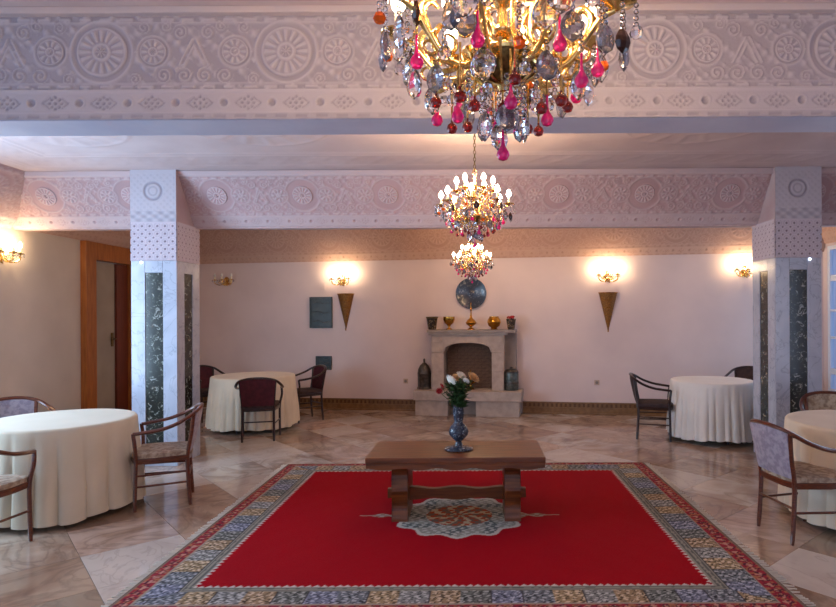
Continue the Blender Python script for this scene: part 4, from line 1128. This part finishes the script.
# lintel with a flattened arch
bm = BM(); N = 24; xa, xb = -.42, .36; zs, zc = 1.00, 1.155
arch = []
for i in range(N+1):
    u = i/N; x = xa+(xb-xa)*u; v = abs(2*u-1)
    z = zs+.03+(zc-zs-.03)*math.sqrt(max(0, 1-(v)**2.2)) if v < .999 else zs
    arch.append((x, z))
poly = [(xa, zs-.02)]+arch+[(xb, zs-.02)]
full = [(-.62, 1.28), (-.62, 1.28)]
vtop = [(x, 1.28) for x, z in arch]
A_ = [bm.verts.new((x, -.34, z)) for x, z in arch]; B_ = [bm.verts.new((x, -.34, 1.28)) for x, z in arch]
A2 = [bm.verts.new((x, -.02, z)) for x, z in arch]; B2 = [bm.verts.new((x, -.02, 1.28)) for x, z in arch]
for i in range(N):
    bm.faces.new((A_[i], A_[i+1], B_[i+1], B_[i])); bm.faces.new((A2[i+1], A2[i], B2[i], B2[i+1])); bm.faces.new((A_[i+1], A_[i], A2[i], A2[i+1])); bm.faces.new((B_[i], B_[i+1], B2[i+1], B2[i]))
bm.faces.new((A_[0], B_[0], B2[0], A2[0])); bm.faces.new((A_[N], A2[N], B2[N], B_[N]))
obj('arched_lintel', bm, M['stone'], fp, smooth=False)
# arch edge moulding
fbm = BM(); add_tube(fbm, [(x, -.345, z+.012) for x, z in arch], .012, n=6); obj('arch_moulding', fbm, M['stone'], fp)
fbox('fireback', -.42, .36, .005, .02, .40, 1.2, M['firebrick'], 0)
brk = BM(); add_box(brk, (0, 0, 0), (.108, .012, .046), .003); bme = mesh_of('brick', brk, M['firebrick'], False)
z = .43; row = 0
while z < 1.12:
    x = -.36+(.055 if row % 2 else 0)
    while x < .32: link('brick', bme, fp, (x, -.026, z)); x += .115
    z += .052; row += 1
fbox('mantel_moulding', -.66, .60, .01, .38, 1.28, 1.315, M['stone'], .008)
fbox('mantel_shelf', -.68, .74, .0, .42, 1.315, 1.365, M['stone_dark'], .010)
for x in (-.52, .455): fbox('corbel', x-.07, x+.07, .34, .36, 1.16, 1.25, M['stone'], .005)

def fpp(px, off, z):
    """world point on the fireplace for a pixel column, `off` in front of the wall"""
    k = (px-CX)/F; n = Vector((-.156, -1, 0)).normalized(); d = 9.9-off*1.012
    D = d/(1+.156*k); return Vector((k*D, D, z))
MZ = 1.366
def lathething(name, cat, label, px, off, z, parts, group=None):
    t = thing(name, label, cat, fpp(px, off, z), 0, group)
    for (pn, prof, m, n) in parts:
        bm = BM(); add_lathe(bm, prof, n=n); obj(pn, bm, m, t)
    return t
lathething('bucket', 'pot', 'dark patterned pot at the left end of the mantel', 432, .22, MZ, [
    ('body', [(0, 0), (.06, 0), (.066, .01), (.09, .17), (.096, .195), (.088, .195), (.058, .02), (0, .015)], M['potpattern'], 24),
    ('rim', [(.090, .185), (.10, .19), (.102, .205), (.092, .21), (.086, .20), (.090, .185)], M['brass_dark'], 24)])
lathething('footed_bowl', 'bowl', 'brass footed bowl, second from left on the mantel', 449, .22, MZ, [
    ('bowl', [(0, .07), (.03, .07), (.075, .11), (.095, .16), (.092, .21), (.085, .21), (.086, .16), (.05, .10), (0, .09)], M['brass'], 28),
    ('foot', [(0, 0), (.055, 0), (.05, .012), (.02, .03), (.018, .05), (.032, .072), (0, .075)], M['brass'], 24)])
lathething('incense_burner', 'burner', 'tall spired brass incense burner in the middle of the mantel', 471, .22, MZ, [
    ('base', [(0, 0), (.065, 0), (.06, .012), (.025, .03), (.02, .045), (0, .045)], M['brass'], 24),
    ('bowl', [(0, .04), (.02, .045), (.075, .085), (.088, .11), (.08, .125), (0, .125)], M['brass'], 28),
    ('lid', [(.078, .126), (.06, .155), (.03, .18), (.018, .20), (.014, .24), (0, .24)], M['brass'], 28),
    ('spire', [(0, .235), (.012, .24), (.010, .30), (.020, .315), (.010, .33), (.006, .40), (.012, .41), (0, .46)], M['brass'], 12)])
lathething('globe_pot', 'pot', 'round brass globe pot, second from right on the mantel', 494, .22, MZ, [
    ('body', [(0, .025), (.045, .025), (.09, .06), (.112, .115), (.10, .165), (.072, .20), (.06, .195), (.09, .16), (.10, .115), (0, .04)], M['brass'], 28),
    ('foot', [(0, 0), (.055, 0), (.058, .012), (.04, .027), (0, .028)], M['brass'], 24),
    ('rim', [(.066, .196), (.078, .20), (.078, .21), (.066, .212), (.060, .205), (.066, .196)], M['brass'], 24)])
t = lathething('bucket', 'pot', 'dark pot of dried flowers at the right end of the mantel', 511, .22, MZ, [
    ('body', [(0, 0), (.05, 0), (.056, .01), (.076, .15), (.08, .17), (.072, .17), (.05, .02), (0, .015)], M['potpattern'], 24)])
bm = BM()
for k in range(22):
    a = k*2.4; r_ = .012+.05*((k*7) % 10)/10; g = bmesh.ops.create_icosphere(bm, subdivisions=1, radius=.016)['verts']; bmesh.ops.translate(bm, verts=g, vec=(r_*math.cos(a), r_*math.sin(a), .185+.03*((k*3) % 5)/5))
    add_tube(bm, [(r_*.4*math.cos(a), r_*.4*math.sin(a), .05), (r_*math.cos(a), r_*math.sin(a), .185)], .003, n=4)
tag(obj('dried_flowers', bm, M['petal_red'], None, fpp(511, .22, MZ)), 'small dried red flowers in the right-end mantel pot', 'flowers', None, 'stuff')
HZ = .402
lathething('lantern', 'lantern', 'dark domed metal lantern at the left of the hearth', 424, .24, HZ, [
    ('base', [(0, 0), (.115, 0), (.12, .012), (.11, .03), (0, .03)], M['gunmetal'], 8),
    ('body', [(0, .03), (.105, .03), (.108, .24), (.115, .25), (0, .25)], M['gunmetal'], 8),
    ('dome', [(.112, .25), (.10, .32), (.07, .38), (.03, .42), (.015, .43), (0, .43)], M['gunmetal'], 16),
    ('finial', [(0, .425), (.016, .44), (.012, .455), (.02, .47), (0, .50)], M['gunmetal'], 12)])
lathething('canister', 'canister', 'grey-green lidded canister at the right of the hearth', 511, .22, HZ, [
    ('body', [(0, 0), (.11, 0), (.115, .01), (.115, .27), (.105, .30), (0, .30)], M['greytin'], 24),
    ('band', [(.116, .10), (.120, .105), (.120, .125), (.116, .13), (.116, .10)], M['gunmetal'], 24),
    ('lid', [(.118, .27), (.118, .29), (.09, .325), (.04, .335), (.02, .34), (.022, .36), (0, .37)], M['gunmetal'], 24)])
lathething('candlestick', 'candlestick', 'brass candlestick dish inside the fireplace opening', 470, .22, HZ, [
    ('base', [(0, 0), (.07, 0), (.065, .012), (.03, .03), (.025, .07), (0, .07)], M['brass'], 24),
    ('dish', [(0, .07), (.03, .072), (.09, .11), (.095, .125), (.085, .125), (.03, .09), (0, .09)], M['brass'], 24),
    ('spike', [(0, .09), (.014, .10), (.010, .16), (.018, .18), (.008, .20), (.006, .30), (0, .33)], M['brass'], 12)])
